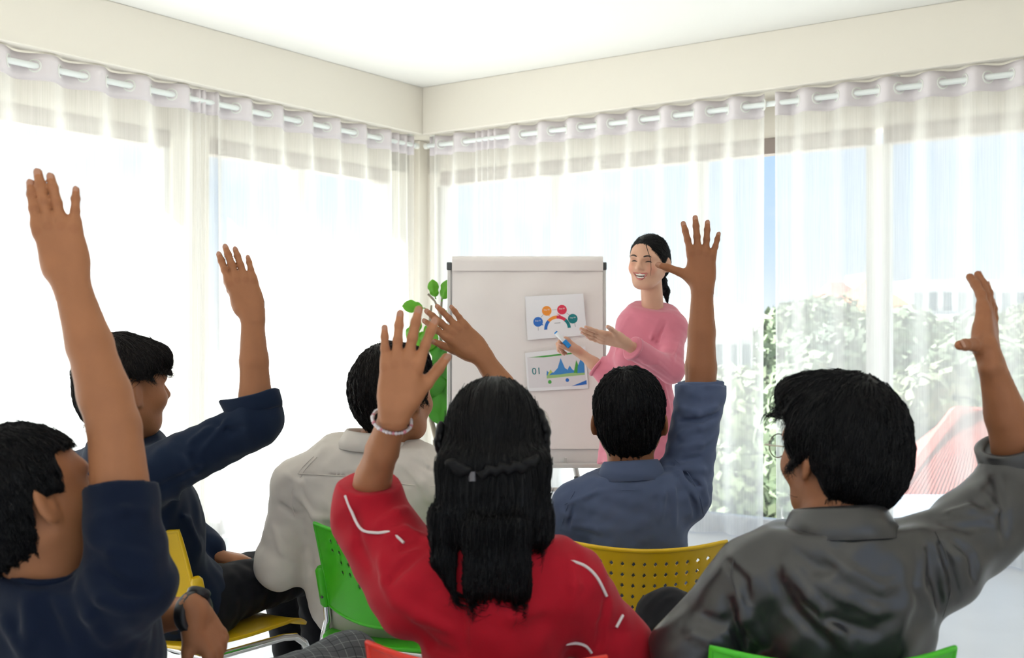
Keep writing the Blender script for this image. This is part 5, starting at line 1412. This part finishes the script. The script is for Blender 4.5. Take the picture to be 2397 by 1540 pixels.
def white_man():
    r = person((-0.38, 3.0), 'man in off-white shirt with hand raised beside the flip chart')
    neck = W(872, 1042, 3.00); shL = W(698, 1132, 3.07); shR = W(1038, 1122, 2.98); pel = np.array([-0.385, 3.10, 0.54])
    el = W(1240, 995, 3.02); wr = W(1122, 826, 3.02); fwd = yaw(14)
    tor, A, up = torso_nodes(neck, shL, shR, pel, fwd, 1.0)
    hd = Head(W(924, 930, 3.00), yaw(38), Z3 + yaw(10) * 0.06, 1.05, neck + [0.02, 0, 0], 0.054)
    ha = Hand(wr, W(1015, 728, 3.02) - wr, np.array([0.1, -1, 0.15]), 'R', 1.0, spread=(4, 1, -5, -12), curl=(10, 8, 8, 8), thumb=(26, 0.35, 20))
    elL = W(655, 1322, 3.08); wrL = np.array([-0.40, 3.30, 0.64])
    haL = Hand(wrL, np.array([0.7, 0.7, 0]), Z3, 'L', 0.95, curl=(25, 25, 25, 25), thumb=(30, 0.3, 15))
    body = Un(0.010, [Un(0.02, [hd.node, Cut(Off(tor, -0.014), [(neck - up * 0.006, up)], 0.01)])] + arm_nodes(shR, el, wr, 0.94, ha.t) + arm_nodes(shL, elL, wrL, 0.95) + [ha.node, haL.node])
    bo = make_body(r, body, [ha], [hd], SK_M, 0.010); add_nails(r, bo, ha)
    short_hair(hd, r, M_hair2, thick=0.020, nape=-0.085, front=0.070, side=-0.008, crown=(-0.05, 0.01), seed=18, n=8000, length=0.06, top=0.006, h=0.005, puff=[((-0.05, 0, 0.02), (0.07, 0.085, 0.07)), ((0.05, 0, 0.09), (0.055, 0.06, 0.035))])
    M = fabric('off_white_cotton', (0.72, 0.655, 0.595), 0.85, scale=1000)
    slv = Un(0.03, [Cap(shR, el, 0.066, 0.056)])
    slL = Cut(Un(0.035, [Cap(shL, elL, 0.068, 0.064), Cap(elL, elL + (wrL - elL) * 0.5, 0.064, 0.056)]), [(elL + (wrL - elL) * 0.40, wrL - elL)], 0.005)
    base = Un(0.04, [Cut(Off(tor, 0.008), [(neck + up * 0.012, up)], 0.01), slv, slL, Ell(pel - up * 0.06, np.array([0.12, 0.175, 0.10]), A)])
    fd = fold_px(base, [([(668, 1110), (705, 1130), (700, 1190)], 0.004, 0.009), ([(690, 1100), (700, 1160), (735, 1210), (800, 1215)], 0.006, 0.011), ([(655, 1180), (690, 1205), (720, 1200)], -0.007, 0.009), ([(640, 1230), (660, 1290), (700, 1310)], 0.005, 0.011), ([(700, 1110), (830, 1112), (960, 1135)], -0.003, 0.006),
        ([(945, 1085), (985, 1130), (1010, 1180)], 0.006, 0.011), ([(965, 1075), (1005, 1100), (1030, 1110)], -0.005, 0.008), ([(720, 1220), (800, 1250), (900, 1240)], 0.003, 0.016), ([(985, 1050), (995, 1075), (1000, 1110)], 0.005, 0.009)], 1.3)
    sh = make_cloth('shirt', Disp(base, addf(fd, ripple(0.0012, 0.08, 34))), M, r, 0.0055, np.array([elL[0] - 0.12, 2.70, 0.36]), np.array([el[0] + 0.10, 3.40, el[2] + 0.10]))
    collar(sh, M, neck + up * 0.004, A, up, 0.068, 0.036, 0.044)
    for s_ in ([(690, 1108), (760, 1112), (850, 1118), (960, 1135), (1030, 1138)], [(735, 1068), (700, 1105), (682, 1160), (690, 1210)], [(742, 1070), (708, 1108), (690, 1160)]): seam(base, s_, M, sh)
    hip = pel - up * 0.04
    tr = trouser_nodes(hip, A, hip + A[1] * 0.09, hip - A[1] * 0.09, hip + A[1] * 0.16 + A[0] * 0.43, hip - A[1] * 0.12 + A[0] * 0.43, np.array([*(hip + A[1] * 0.16 + A[0] * 0.42)[:2], 0.07]), np.array([*(hip - A[1] * 0.12 + A[0] * 0.42)[:2], 0.07]), 0.95)
    make_cloth('trousers', tr, M_trou, r, 0.012)
    for s_ in (0.16, -0.12): shoe(r, hip + A[1] * s_ + A[0] * 0.43, A[0], M_shoe)

def navy_man():
    r = person((-0.92, 3.05), 'man in navy shirt at the left, back row, elbow bent and hand raised')
    neck = W(280, 1052, 2.86); shR = W(352, 1115, 2.74); shL = W(172, 1118, 3.02); pel = np.array([-0.92, 3.05, 0.54])
    el = W(600, 985, 2.72); wr = W(590, 732, 2.74); fwd = yaw(44)
    tor, A, up = torso_nodes(neck, shL, shR, pel, fwd, 0.95, sw=0.175)
    hd = Head(W(290, 914, 2.82), yaw(47), Z3 - yaw(60) * 0.02, 1.05, neck, 0.054)
    ha = Hand(wr, W(540, 585, 2.75) - wr, np.array([0.25, -1, 0.1]), 'R', 0.98, spread=(1, 0, -1, -6), curl=(10, 8, 10, 12), thumb=(10, 0.9, 20))
    elL = np.array([-1.00, 3.26, 0.72]); wrL = W(505, 1300, 3.18)
    haL = Hand(wrL, np.array([0.8, 0.4, -0.2]), Z3, 'L', 0.95, curl=(25, 25, 25, 25), thumb=(30, 0.3, 15))
    body = Un(0.010, [Un(0.02, [hd.node, Cut(Off(tor, -0.014), [(neck - up * 0.006, up)], 0.01)])] + arm_nodes(shR, el, wr, 0.95, ha.t) + arm_nodes(shL, elL, wrL, 0.95) + [ha.node, haL.node])
    bo = make_body(r, body, [ha], [hd], SK_M, 0.010); add_nails(r, bo, ha)
    short_hair(hd, r, M_hair2, thick=0.017, nape=-0.075, front=0.045, side=0.034, crown=(-0.05, 0.0), seed=28, n=8000, length=0.06, top=0.006, h=0.005, puff=[((0.065, 0, 0.075), (0.050, 0.066, 0.040))])
    M = fabric('navy_cotton', (0.005, 0.013, 0.035), 0.85, scale=1000)
    d = nrm(wr - el); cuf = el + d * 0.05
    slv = Cut(Un(0.03, [Cap(shR, el, 0.070, 0.062), Cap(el, el + d * 0.08, 0.058, 0.056)]), [(cuf, nrm(d + np.array([-0.35, 0, 0])))], 0.004)
    slL = Un(0.03, [Cap(shL, elL, 0.066, 0.058), Cap(elL, wrL - (wrL - elL) * 0.15, 0.058, 0.048)])
    base = Un(0.04, [Cut(Off(tor, 0.008), [(neck + up * 0.02, up)], 0.01), slv, slL])
    fd = fold_px(base, [([(440, 1040), (480, 1010), (500, 1000)], 0.006, 0.010), ([(470, 1060), (520, 1000), (530, 985)], 0.006, 0.009), ([(395, 1040), (440, 1060), (460, 1110)], 0.006, 0.011), ([(505, 990), (540, 1010), (570, 1000)], -0.006, 0.009), ([(410, 1150), (440, 1220), (470, 1290)], 0.006, 0.013), ([(430, 1130), (470, 1180), (480, 1260)], -0.005, 0.012),
        ([(140, 1090), (200, 1100), (230, 1100)], -0.003, 0.007), ([(160, 1130), (190, 1180), (200, 1230)], 0.005, 0.013), ([(370, 1140), (420, 1120), (470, 1090)], -0.005, 0.010)], 1.3)
    sh = make_cloth('shirt', Disp(base, addf(fd, ripple(0.0015, 0.09, 44))), M, r, 0.0055, np.array([shL[0] - 0.18, 2.48, 0.42]), np.array([el[0] + 0.12, 3.3, el[2] + 0.13]))
    collar(sh, M, neck + up * 0.004, A, up, 0.066, 0.030, 0.040)
    seam(base, [(138, 1088), (170, 1096), (212, 1100)], M, sh)
    band(sh, M, cuf - d * 0.030, nrm(d + np.array([-0.30, 0, 0])), 0.060, 0.045, wob=0.004, seed=9, slant=0.010, flare=0.006)
    hip = pel - up * 0.03
    kR = np.array([-0.60, 3.36, 0.555]); kL = np.array([-0.74, 3.50, 0.53])
    tr = Un(0.04, [Ell(hip, np.array([0.13, 0.165, 0.12]), A), Cap(hip - A[1] * 0.07 + Z3 * 0.03, kR, 0.088, 0.066), Cap(hip + A[1] * 0.08, kL, 0.08, 0.06), Cap(kR, np.array([-0.60, 3.44, 0.20]), 0.058, 0.046), Cap(kL, np.array([-0.68, 3.50, 0.07]), 0.058, 0.048)])
    make_cloth('trousers', Disp(tr, ripple(0.002, 0.07, 6)), M_trou, r, 0.008)
    shoe(r, np.array([-0.68, 3.50, 0]), A[0], M_shoe)

def front_man():
    r = person((-0.72, 1.95), 'man in navy T-shirt nearest at lower left, long bare arm raised')
    neck = W(125, 1316, 1.80); shR = W(302, 1360, 1.75); shL = np.array([-0.905, 1.92, shR[2] - 0.03]); pel = np.array([-0.74, 1.97, 0.53])
    el = W(268, 1000, 1.80); wr = W(162, 648, 1.83); fwd = yaw(33)
    tor, A, up = torso_nodes(neck, shL, shR, pel, fwd, 1.08)
    hup = nrm(np.array([-0.42, -0.08, 0.90])); hd = Head(W(70, 1186, 1.79), yaw(42) + np.array([0.05, 0, 0.25]), hup, 1.03, neck + [-0.01, 0, 0], 0.060)
    ha = Hand(wr, W(100, 405, 1.84) - wr, np.array([0.12, -1, 0.05]), 'R', 1.0, spread=(-2, 0, 1, -12), curl=(8, 5, 5, 8), thumb=(12, 0.8, 25))
    elL = W(255, 1450, 2.14); wrL = W(456, 1432, 2.03)
    haL = Hand(wrL, W(530, 1548, 2.06) - wrL, np.array([0.45, -0.45, 0.75]), 'L', 0.96, spread=(10, 3, -3, -8), curl=((35, 25, 15), (40, 25, 15), (40, 25, 15), (35, 25, 15)), thumb=(32, 0.5, 15))
    body = Un(0.010, [Un(0.02, [hd.node, Cut(Off(tor, -0.014), [(neck - up * 0.006, up)], 0.01)])] + arm_nodes(shR, el, wr, 1.0, ha.t) + arm_nodes(shL, elL, wrL, 1.0) + [ha.node, haL.node])
    bo = make_body(r, body, [ha, haL], [hd], SK_M, 0.008); add_nails(r, bo, ha); add_nails(r, bo, haL)
    short_hair(hd, r, M_hair, thick=0.014, nape=-0.078, front=0.070, side=0.008, crown=(-0.04, 0.0), seed=38, n=9000, length=0.04, top=0.004, h=0.004)
    M = fabric('navy_jersey', (0.0034, 0.0085, 0.025), 0.9, scale=900)
    ud = nrm(el - shR); cuf = shR + ud * 0.150
    slv = Cut(Un(0.03, [Cap(shR, shR + ud * 0.2, 0.066, 0.0545)]), [(cuf, nrm(ud + np.array([0.0, 0.1, 0])))], 0.003)
    slL = Un(0.03, [Cap(shL, elL, 0.064, 0.060)])
    base = Un(0.045, [Cut(Off(tor, 0.008), [(neck + up * 0.004, nrm(up + A[0] * 0.14))], 0.008), slv, slL])
    fd = fold_px(base, [([(200, 1330), (240, 1400), (330, 1430)], 0.006, 0.014), ([(190, 1350), (210, 1440), (260, 1510)], 0.007, 0.014), ([(230, 1330), (300, 1380), (370, 1390)], -0.006, 0.012), ([(225, 1210), (290, 1195), (350, 1200)], 0.004, 0.011), ([(210, 1260), (260, 1290), (340, 1300)], 0.005, 0.012), ([(100, 1390), (120, 1460), (160, 1530)], -0.005, 0.015),
        ([(60, 1400), (70, 1470), (60, 1530)], 0.005, 0.015), ([(300, 1440), (350, 1490), (400, 1530)], 0.006, 0.015), ([(0, 1440), (40, 1500), (60, 1540)], 0.005, 0.014)], 1.3)
    sh = make_cloth('t_shirt', Disp(base, addf(fd, ripple(0.0015, 0.09, 54))), M, r, 0.005, np.array([shL[0] - 0.16, 1.52, 0.40]), np.array([shR[0] + 0.16, 2.35, cuf[2] + 0.06]))
    # ribbed neckband
    na = nrm(up + A[0] * 0.16)
    band(sh, M, neck - na * 0.012, na, 0.072, 0.022, name='neckband', wob=0.001, seed=3)
    # wrist watch
    MW = mat('watch_rubber', (0.012, 0.012, 0.013), 0.45); wd = nrm(wrL - elL); wc = wrL - wd * 0.004
    wt = empty('wrist_watch', wc); wt.parent = r; wt.location = Vector(tuple(wc)) - r.location
    band(wt, MW, wc - wd * 0.014, wd, 0.0305, 0.027, name='strap', wob=0.0, th=0.005, ref=haL.t, ell=1.12)
    wn_ = haL.n - wd * (haL.n @ wd); wn_ = nrm(wn_); wax = [np.cross(wn_, wd), wd, wn_]
    MB().lathe([(0.019, -0.004), (0.0215, 0.0), (0.0215, 0.008), (0.019, 0.011), (0.017, 0.0095)], wc + wn_ * 0.032, 24, wax).build('case', MW, wt, smooth=True)
    MB().lathe([(0.0165, 0.0), (0.0165, 0.001)], wc + wn_ * 0.0418, 24, wax).build('dial', mat('watch_dial', (0.03, 0.035, 0.04), 0.15), wt)
    # checked trousers
    MT = mat('grey_check', (0.075, 0.08, 0.088), 0.85, bump=0.2, bscale=800)
    nt = MT.node_tree; b = nt.nodes['Principled BSDF']; tc = nt.nodes.new('ShaderNodeTexCoord')
    acc = None
    for ax_, per, colr in (('X', 0.038, 1), ('Y', 0.030, 1), ('X', 0.038, 0), ('Y', 0.030, 0)):
        sp = nt.nodes.new('ShaderNodeSeparateXYZ'); mp_ = nt.nodes.new('ShaderNodeMapping'); mp_.inputs['Rotation'].default_value = (0, 0, math.radians(-35)); nt.links.new(tc.outputs['Object'], mp_.inputs[0]); nt.links.new(mp_.outputs[0], sp.inputs[0])
        a1 = nt.nodes.new('ShaderNodeMath'); a1.operation = 'DIVIDE'; a1.inputs[1].default_value = per; nt.links.new(sp.outputs[ax_], a1.inputs[0])
        a1b = nt.nodes.new('ShaderNodeMath'); a1b.operation = 'ADD'; a1b.inputs[1].default_value = 0.5 * colr; nt.links.new(a1.outputs[0], a1b.inputs[0])
        a2 = nt.nodes.new('ShaderNodeMath'); a2.operation = 'FRACT'; nt.links.new(a1b.outputs[0], a2.inputs[0])
        a3 = nt.nodes.new('ShaderNodeMath'); a3.operation = 'LESS_THAN'; a3.inputs[1].default_value = 0.045; nt.links.new(a2.outputs[0], a3.inputs[0])
        mx = nt.nodes.new('ShaderNodeMix'); mx.data_type = 'RGBA'; nt.links.new(a3.outputs[0], mx.inputs['Factor'])
        if acc is None: mx.inputs[6].default_value = (0.075, 0.08, 0.088, 1)
        else: nt.links.new(acc, mx.inputs[6])
        mx.inputs[7].default_value = (0.20, 0.21, 0.22, 1) if colr else (0.012, 0.013, 0.018, 1); acc = mx.outputs[2]
    nt.links.new(acc, b.inputs['Base Color'])
    hip = pel - up * 0.02; kR = W(812, 1556, 2.38); kL = W(700, 1600, 2.52)
    tr = Un(0.04, [Ell(hip, np.array([0.13, 0.17, 0.12]), A), Cap(hip - A[1] * 0.08, kR, 0.088, 0.066), Cap(hip + A[1] * 0.08, kL, 0.085, 0.066), Cap(kR, np.array([kR[0] - 0.05, kR[1] + 0.05, 0.08]), 0.062, 0.05), Cap(kL, np.array([kL[0], kL[1], 0.08]), 0.062, 0.05)])
    make_cloth('trousers', Disp(tr, ripple(0.0015, 0.08, 7)), MT, r, 0.008)
    shoe(r, kR + [-0.05, 0.05, 0], A[0], M_shoe); shoe(r, kL, A[0], M_shoe)

def presenter():
    r = empty('person', (W(1500, 770, 4.42)[0], 4.42, 0), label='laughing woman in pink dress presenting at the flip chart', cat='person')
    neck = W(1528, 724, 4.40); shR = W(1478, 768, 4.42); shL = W(1576, 766, 4.36); pel = W(1496, 965, 4.45); fwd = np.array([-0.36, -0.93, 0.0])
    tor, A, up = torso_nodes(neck, shL, shR, pel, fwd, 0.84, sw=0.128, trap=0.043)
    hd = Head(W(1519, 615, 4.35), np.array([-0.50, -0.86, -0.10]), np.array([0.06, -0.05, 1.0]), 0.90, neck, 0.046, False)
    elL = W(1572, 868, 4.24); wrL = W(1456, 800, 4.10); elR = W(1428, 880, 4.50); wrR = W(1358, 826, 4.52)
    haL = Hand(wrL, W(1380, 783, 4.08) - wrL, np.array([0, -0.55, -0.8]), 'L', 0.88, spread=(5, 1, -3, -8), curl=(4, 6, 8, 10), thumb=(48, -0.15, 10))
    haR = Hand(wrR, W(1318, 792, 4.52) - wrR, np.array([0.55, 0.25, 0.8]), 'R', 0.88, spread=(4, 1, -2, -5), curl=((55, 70, 40), (65, 75, 40), (70, 75, 40), (75, 75, 40)), thumb=(30, 0.6, 10))
    hip = pel
    legs = []; feet = []
    for s_ in (1, -1):
        a = hip + A[1] * 0.08 * s_; k = a - Z3 * (a[2] - 0.48) + A[1] * 0.0; n_ = np.array([k[0], k[1] + 0.02, 0.09])
        legs += [Cap(a, k, 0.075, 0.052), Cap(k, k * 0.7 + n_ * 0.3, 0.052, 0.054), Cap(k * 0.7 + n_ * 0.3, n_, 0.054, 0.034)]; feet.append(n_)
    mouth = Ell(hd.P(0.100, 0.0, -0.052), np.array([0.018, 0.029, 0.0120]) * hd.S, hd.A)
    hnode = Un(0.02, [Sub(hd.node, mouth, 0.003)])
    body = Un(0.010, [Un(0.02, [hnode, Cut(Off(tor, -0.012), [(neck - up * 0.012, up)], 0.01)] + legs)] + arm_nodes(shL, elL, wrL, 0.74, haL.t) + arm_nodes(shR, elR, wrR, 0.74, haR.t) + [haL.node, haR.node])
    cl = [(hd.P(0.075, sd * 0.042, -0.022), 0.020, (1.05, 0.86, 0.86)) for sd in (1, -1)]
    bo = make_body(r, body, [haL, haR], [hd], SK_L, 0.010, headh=0.0026, handh=0.0024, marks=cl); 
    for H in (haL, haR): add_nails(r, bo, H, mat('nail_pink', (0.75, 0.45, 0.40), 0.3))
    # face details laid on the surface
    def surf(b, d, lift=0.0008):
        p = hd.P(0.16, b, d)
        for _ in range(60):
            BND[0] = p; BND[1] = 0.2; v = body.d(p[None])[0]
            if v < 0.0003: break
            p = p - hd.A[0] * v * 0.8
        return p + hd.A[0] * lift
    M_brow = mat('brow', (0.035, 0.022, 0.018), 0.7); M_lip = mat('lips', (0.55, 0.16, 0.15), 0.4); M_tooth = mat('teeth', (0.85, 0.80, 0.72), 0.3); M_mouth = mat('mouth_inside', (0.10, 0.02, 0.02), 0.6)
    for sd in (1, -1):
        MB().tube([surf(sd * (0.016 + 0.033 * k / 8), 0.031 + 0.006 * math.sin(PI * k / 8 * 0.9) - 0.002 * k / 8, 0.0004) for k in range(9)], [0.0016, 0.0026, 0.003, 0.003, 0.0028, 0.0026, 0.0022, 0.0016, 0.0008], 6).build('eyebrow', M_brow, bo, smooth=True)
        MB().tube([surf(sd * (0.018 + 0.030 * k / 8), 0.0075 + 0.0048 * math.sin(PI * k / 8), 0.0002) for k in range(9)], [0.0006, 0.0011, 0.0014, 0.0016, 0.0016, 0.0015, 0.0014, 0.0012, 0.0006], 6).build('lash_line', M_brow, bo, smooth=True)
        MB().tube([surf(sd * (0.021 + 0.023 * k / 6), 0.0078 + 0.0018 * math.sin(PI * k / 6), 0.0) for k in range(7)], [0.0005, 0.0009, 0.0012, 0.0013, 0.0012, 0.0009, 0.0005], 6).build('eye', mat('eye_dark', (0.02, 0.015, 0.012), 0.2), bo, smooth=True)
    up_l = [surf(0.0325 * (k / 5 - 1), -0.0425 + 0.002 * (1 - abs(k / 5 - 1)) + 0.006 * abs(k / 5 - 1) ** 2 - 0.001, 0.0006) for k in range(11)]
    lo_l = [surf(0.0325 * (k / 5 - 1), -0.0395 - 0.0275 * (1 - (k / 5 - 1) ** 2), 0.0006) for k in range(11)]
    MB().tube(up_l, [0.0010, 0.0018, 0.0022, 0.0024, 0.0026, 0.0024, 0.0026, 0.0024, 0.0022, 0.0018, 0.0010], 8).build('upper_lip', M_lip, bo, smooth=True)
    MB().tube(lo_l, [0.0010, 0.0018, 0.0024, 0.0030, 0.0034, 0.0036, 0.0034, 0.0030, 0.0024, 0.0018, 0.0010], 8).build('lower_lip', M_lip, bo, smooth=True)
    cM = hd.P(0.086, 0, -0.050)
    def tooth_row(z0, hgt, name, n_=8):
        tr_ = empty(name, tuple(hd.P(0.09, 0, z0))); tr_.parent = bo; tr_.location = Vector(tuple(hd.P(0.09, 0, z0))) - r.location
        for k in range(n_):
            x = (k + 0.5) / n_ * 2 - 1
            c = hd.P(0.0935 - 0.010 * x * x, x * 0.0255, z0 + 0.0035 * x * x)
            MB().box(c, (0.002, 0.0255 / n_ * 0.96, hgt / 2), hd.A).build('tooth', M_tooth, tr_, bevel=0.0008)
    tooth_row(-0.0462, 0.0085, 'upper_teeth'); tooth_row(-0.0585, 0.004, 'lower_teeth', 6)
    bm = bmesh.new(); bmesh.ops.create_uvsphere(bm, u_segments=16, v_segments=10, radius=1.0)
    rot = Matrix(tuple(map(tuple, hd.A))).transposed().to_4x4()
    bmesh.ops.transform(bm, verts=bm.verts, matrix=Matrix.Translation(Vector(tuple(hd.P(0.078, 0, -0.052)))) @ rot @ Matrix.Diagonal((0.011, 0.024, 0.0115, 1)))
    me = bpy.data.meshes.new('mouth_inside'); bm.to_mesh(me); bm.free(); obj('mouth_inside', me, M_mouth, bo)
    # hair with side parting and a low pony tail
    S, P = hd.S, hd.P
    sh_ = Un(0.03, [Ell(P(-0.010, 0, 0.034), np.array([0.103, 0.083, 0.092]) * S, hd.A), Ell(P(-0.04, 0, -0.015), np.array([0.075, 0.078, 0.07]) * S, hd.A)])
    nd = Sub(sh_, Un(0.02, [RBox(P(0.112, -0.014, -0.085), np.array([0.080, 0.064, 0.170]) * S, 0.055 * S, hd.A), RBox(P(0.07, 0, -0.10), np.array([0.07, 0.12, 0.095]) * S, 0.02 * S, hd.A)]), 0.008)
    nd = Cut(nd, [(P(-0.06, 0, -0.065), -hd.A[2])], 0.01)
    tail = [Cap(P(-0.085, 0.0, -0.045), P(-0.100, 0.020, -0.085), 0.022, 0.019), Cap(P(-0.100, 0.020, -0.085), W(1558, 680, 4.50), 0.019, 0.014), Cap(W(1558, 680, 4.50), W(1562, 705, 4.50), 0.014, 0.005)]
    nd = Un(0.015, [nd] + tail)
    tie = P(-0.09, 0, -0.05)
    def flow(p):
        d_ = tie - p; n_ = np.linalg.norm(d_, axis=1)[:, None]
        return np.where(p[:, 2:3] < tie[2] + 0.005, np.array([[0.0, 0.1, -1.0]]), d_ / (n_ + 1e-9))
    hair_obj('hair', nd, r, M_hair, [(4000, flow, 0.07, 7, dict(lift=(-0.001, 0.0015), r=0.0007, jitter=0.05), None)], 0.004, 6, hd.c - 0.22, hd.c + 0.16)
    MB().tube([P(0.088, 0.020, 0.085), P(0.104, 0.038, 0.055), P(0.100, 0.050, 0.02), P(0.092, 0.050, -0.02), P(0.088, 0.046, -0.05)], [0.0016, 0.0013, 0.001, 0.0008, 0.0004], 6).build('hair_strand', M_hair, r, smooth=True)
    # dress
    M = fabric('pink_crepe', (0.66, 0.20, 0.27), 0.8, scale=900, sheen=0.3)
    dL = nrm(wrL - elL); dR = nrm(wrR - elR)
    slL = Cut(Un(0.03, [Cap(shL, elL, 0.047, 0.046), Cap(elL, wrL, 0.045, 0.042)]), [(elL + (wrL - elL) * 0.80, dL)], 0.003)
    slR = Cut(Un(0.03, [Cap(shR, elR, 0.047, 0.045), Cap(elR, wrR, 0.045, 0.044)]), [(elR + (wrR - elR) * 0.46, dR)], 0.003)
    hem = 0.735; hc_ = W(1492, 0, 4.45); hb = np.array([hc_[0], 4.46, hem - 0.05])
    skirt = Un(0.05, [Ell(pel, np.array([0.115, 0.150, 0.16]), A), Ell(pel - Z3 * 0.12, np.array([0.125, 0.158, 0.16]), A), Ell(hb, np.array([0.135, 0.165, 0.16]), A)])
    skirt = Cut(skirt, [((0, 0, hem), (0, 0, -1))], 0.003)
    bodice = Cut(Off(tor, 0.006), [(neck + up * 0.008 + A[0] * 0.02, nrm(up + A[0] * 0.22))], 0.006)
    bust = [Ell(neck - up * 0.20 + A[0] * 0.065 + A[1] * 0.055 * s_, np.array([0.050, 0.055, 0.055]), A) for s_ in (1, -1)]
    base = Un(0.035, [bodice, skirt, slL, slR] + bust)
    fd = fold_px(base, [([(1545, 745), (1525, 790), (1510, 830)], 0.005, 0.009), ([(1560, 750), (1540, 800), (1525, 850)], -0.005, 0.008), ([(1500, 850), (1540, 850), (1575, 880)], 0.006, 0.009), ([(1480, 835), (1530, 870), (1570, 895)], -0.004, 0.008), ([(1470, 745), (1450, 790), (1440, 830)], 0.004, 0.009), ([(1555, 900), (1570, 980), (1572, 1070)], 0.005, 0.011), ([(1440, 960), (1420, 1030), (1412, 1090)], -0.005, 0.012), ([(1590, 800), (1575, 840), (1570, 880)], 0.005, 0.009)])
    fl = lambda p: np.clip((1.0 - p[:, 2]) / 0.3, 0, 1) * 0.007 * np.sin(np.arctan2(p[:, 1] - hb[1], p[:, 0] - hb[0]) * 7 + 0.5)
    sh = make_cloth('dress', Disp(base, addf(fd, fl, ripple(0.001, 0.08, 64))), M, r, 0.005, np.array([elR[0] - 0.12, 4.0, hem - 0.05]), np.array([shL[0] + 0.14, 4.75, neck[2] + 0.06]))
    band(sh, M, elL + (wrL - elL) * 0.80 - dL * 0.014, dL, 0.0415, 0.016, wob=0.001, seed=4); band(sh, M, elR + (wrR - elR) * 0.46 - dR * 0.014, dR, 0.0425, 0.016, wob=0.001, seed=7)
    for n_ in feet: shoe(r, n_, A[0], mat('nude_shoe', (0.55, 0.36, 0.28), 0.4), 0.23)
    # the marker in her hand is a thing of its own
    a, b = W(1300, 777, 4.47), W(1334, 812, 4.46); ax3 = nrm(b - a); L = np.linalg.norm(b - a); f1 = nrm(np.cross(ax3, [0, 1, 0.3])); AX = [f1, np.cross(ax3, f1), ax3]
    mk = empty('marker_pen', b, label='white board marker with blue cap in the presenter hand', cat='marker')
    MB().lathe([(0.0085, 0.006), (0.0090, 0.010), (0.0090, L * 0.60), (0.0085, L * 0.62)], a, 18, AX).build('barrel', mat('marker_white', (0.82, 0.83, 0.85), 0.35), mk, smooth=True)
    MB().lathe([(0.0098, L * 0.60), (0.0102, L * 0.64), (0.0098, L * 0.98), (0.007, L)], a, 18, AX).build('cap', mat('marker_blue', (0.0, 0.22, 0.62), 0.35), mk, smooth=True)
    MB().lathe([(0.004, 0.0), (0.0075, 0.001), (0.0082, 0.006), (0.008, 0.009)], a, 18, AX).build('end_plug', mat('marker_blue', (0.0, 0.22, 0.62), 0.35), mk, smooth=True)

for build_person in (presenter, blue_man, grey_man, red_girl, white_man, navy_man, front_man):
    build_person()
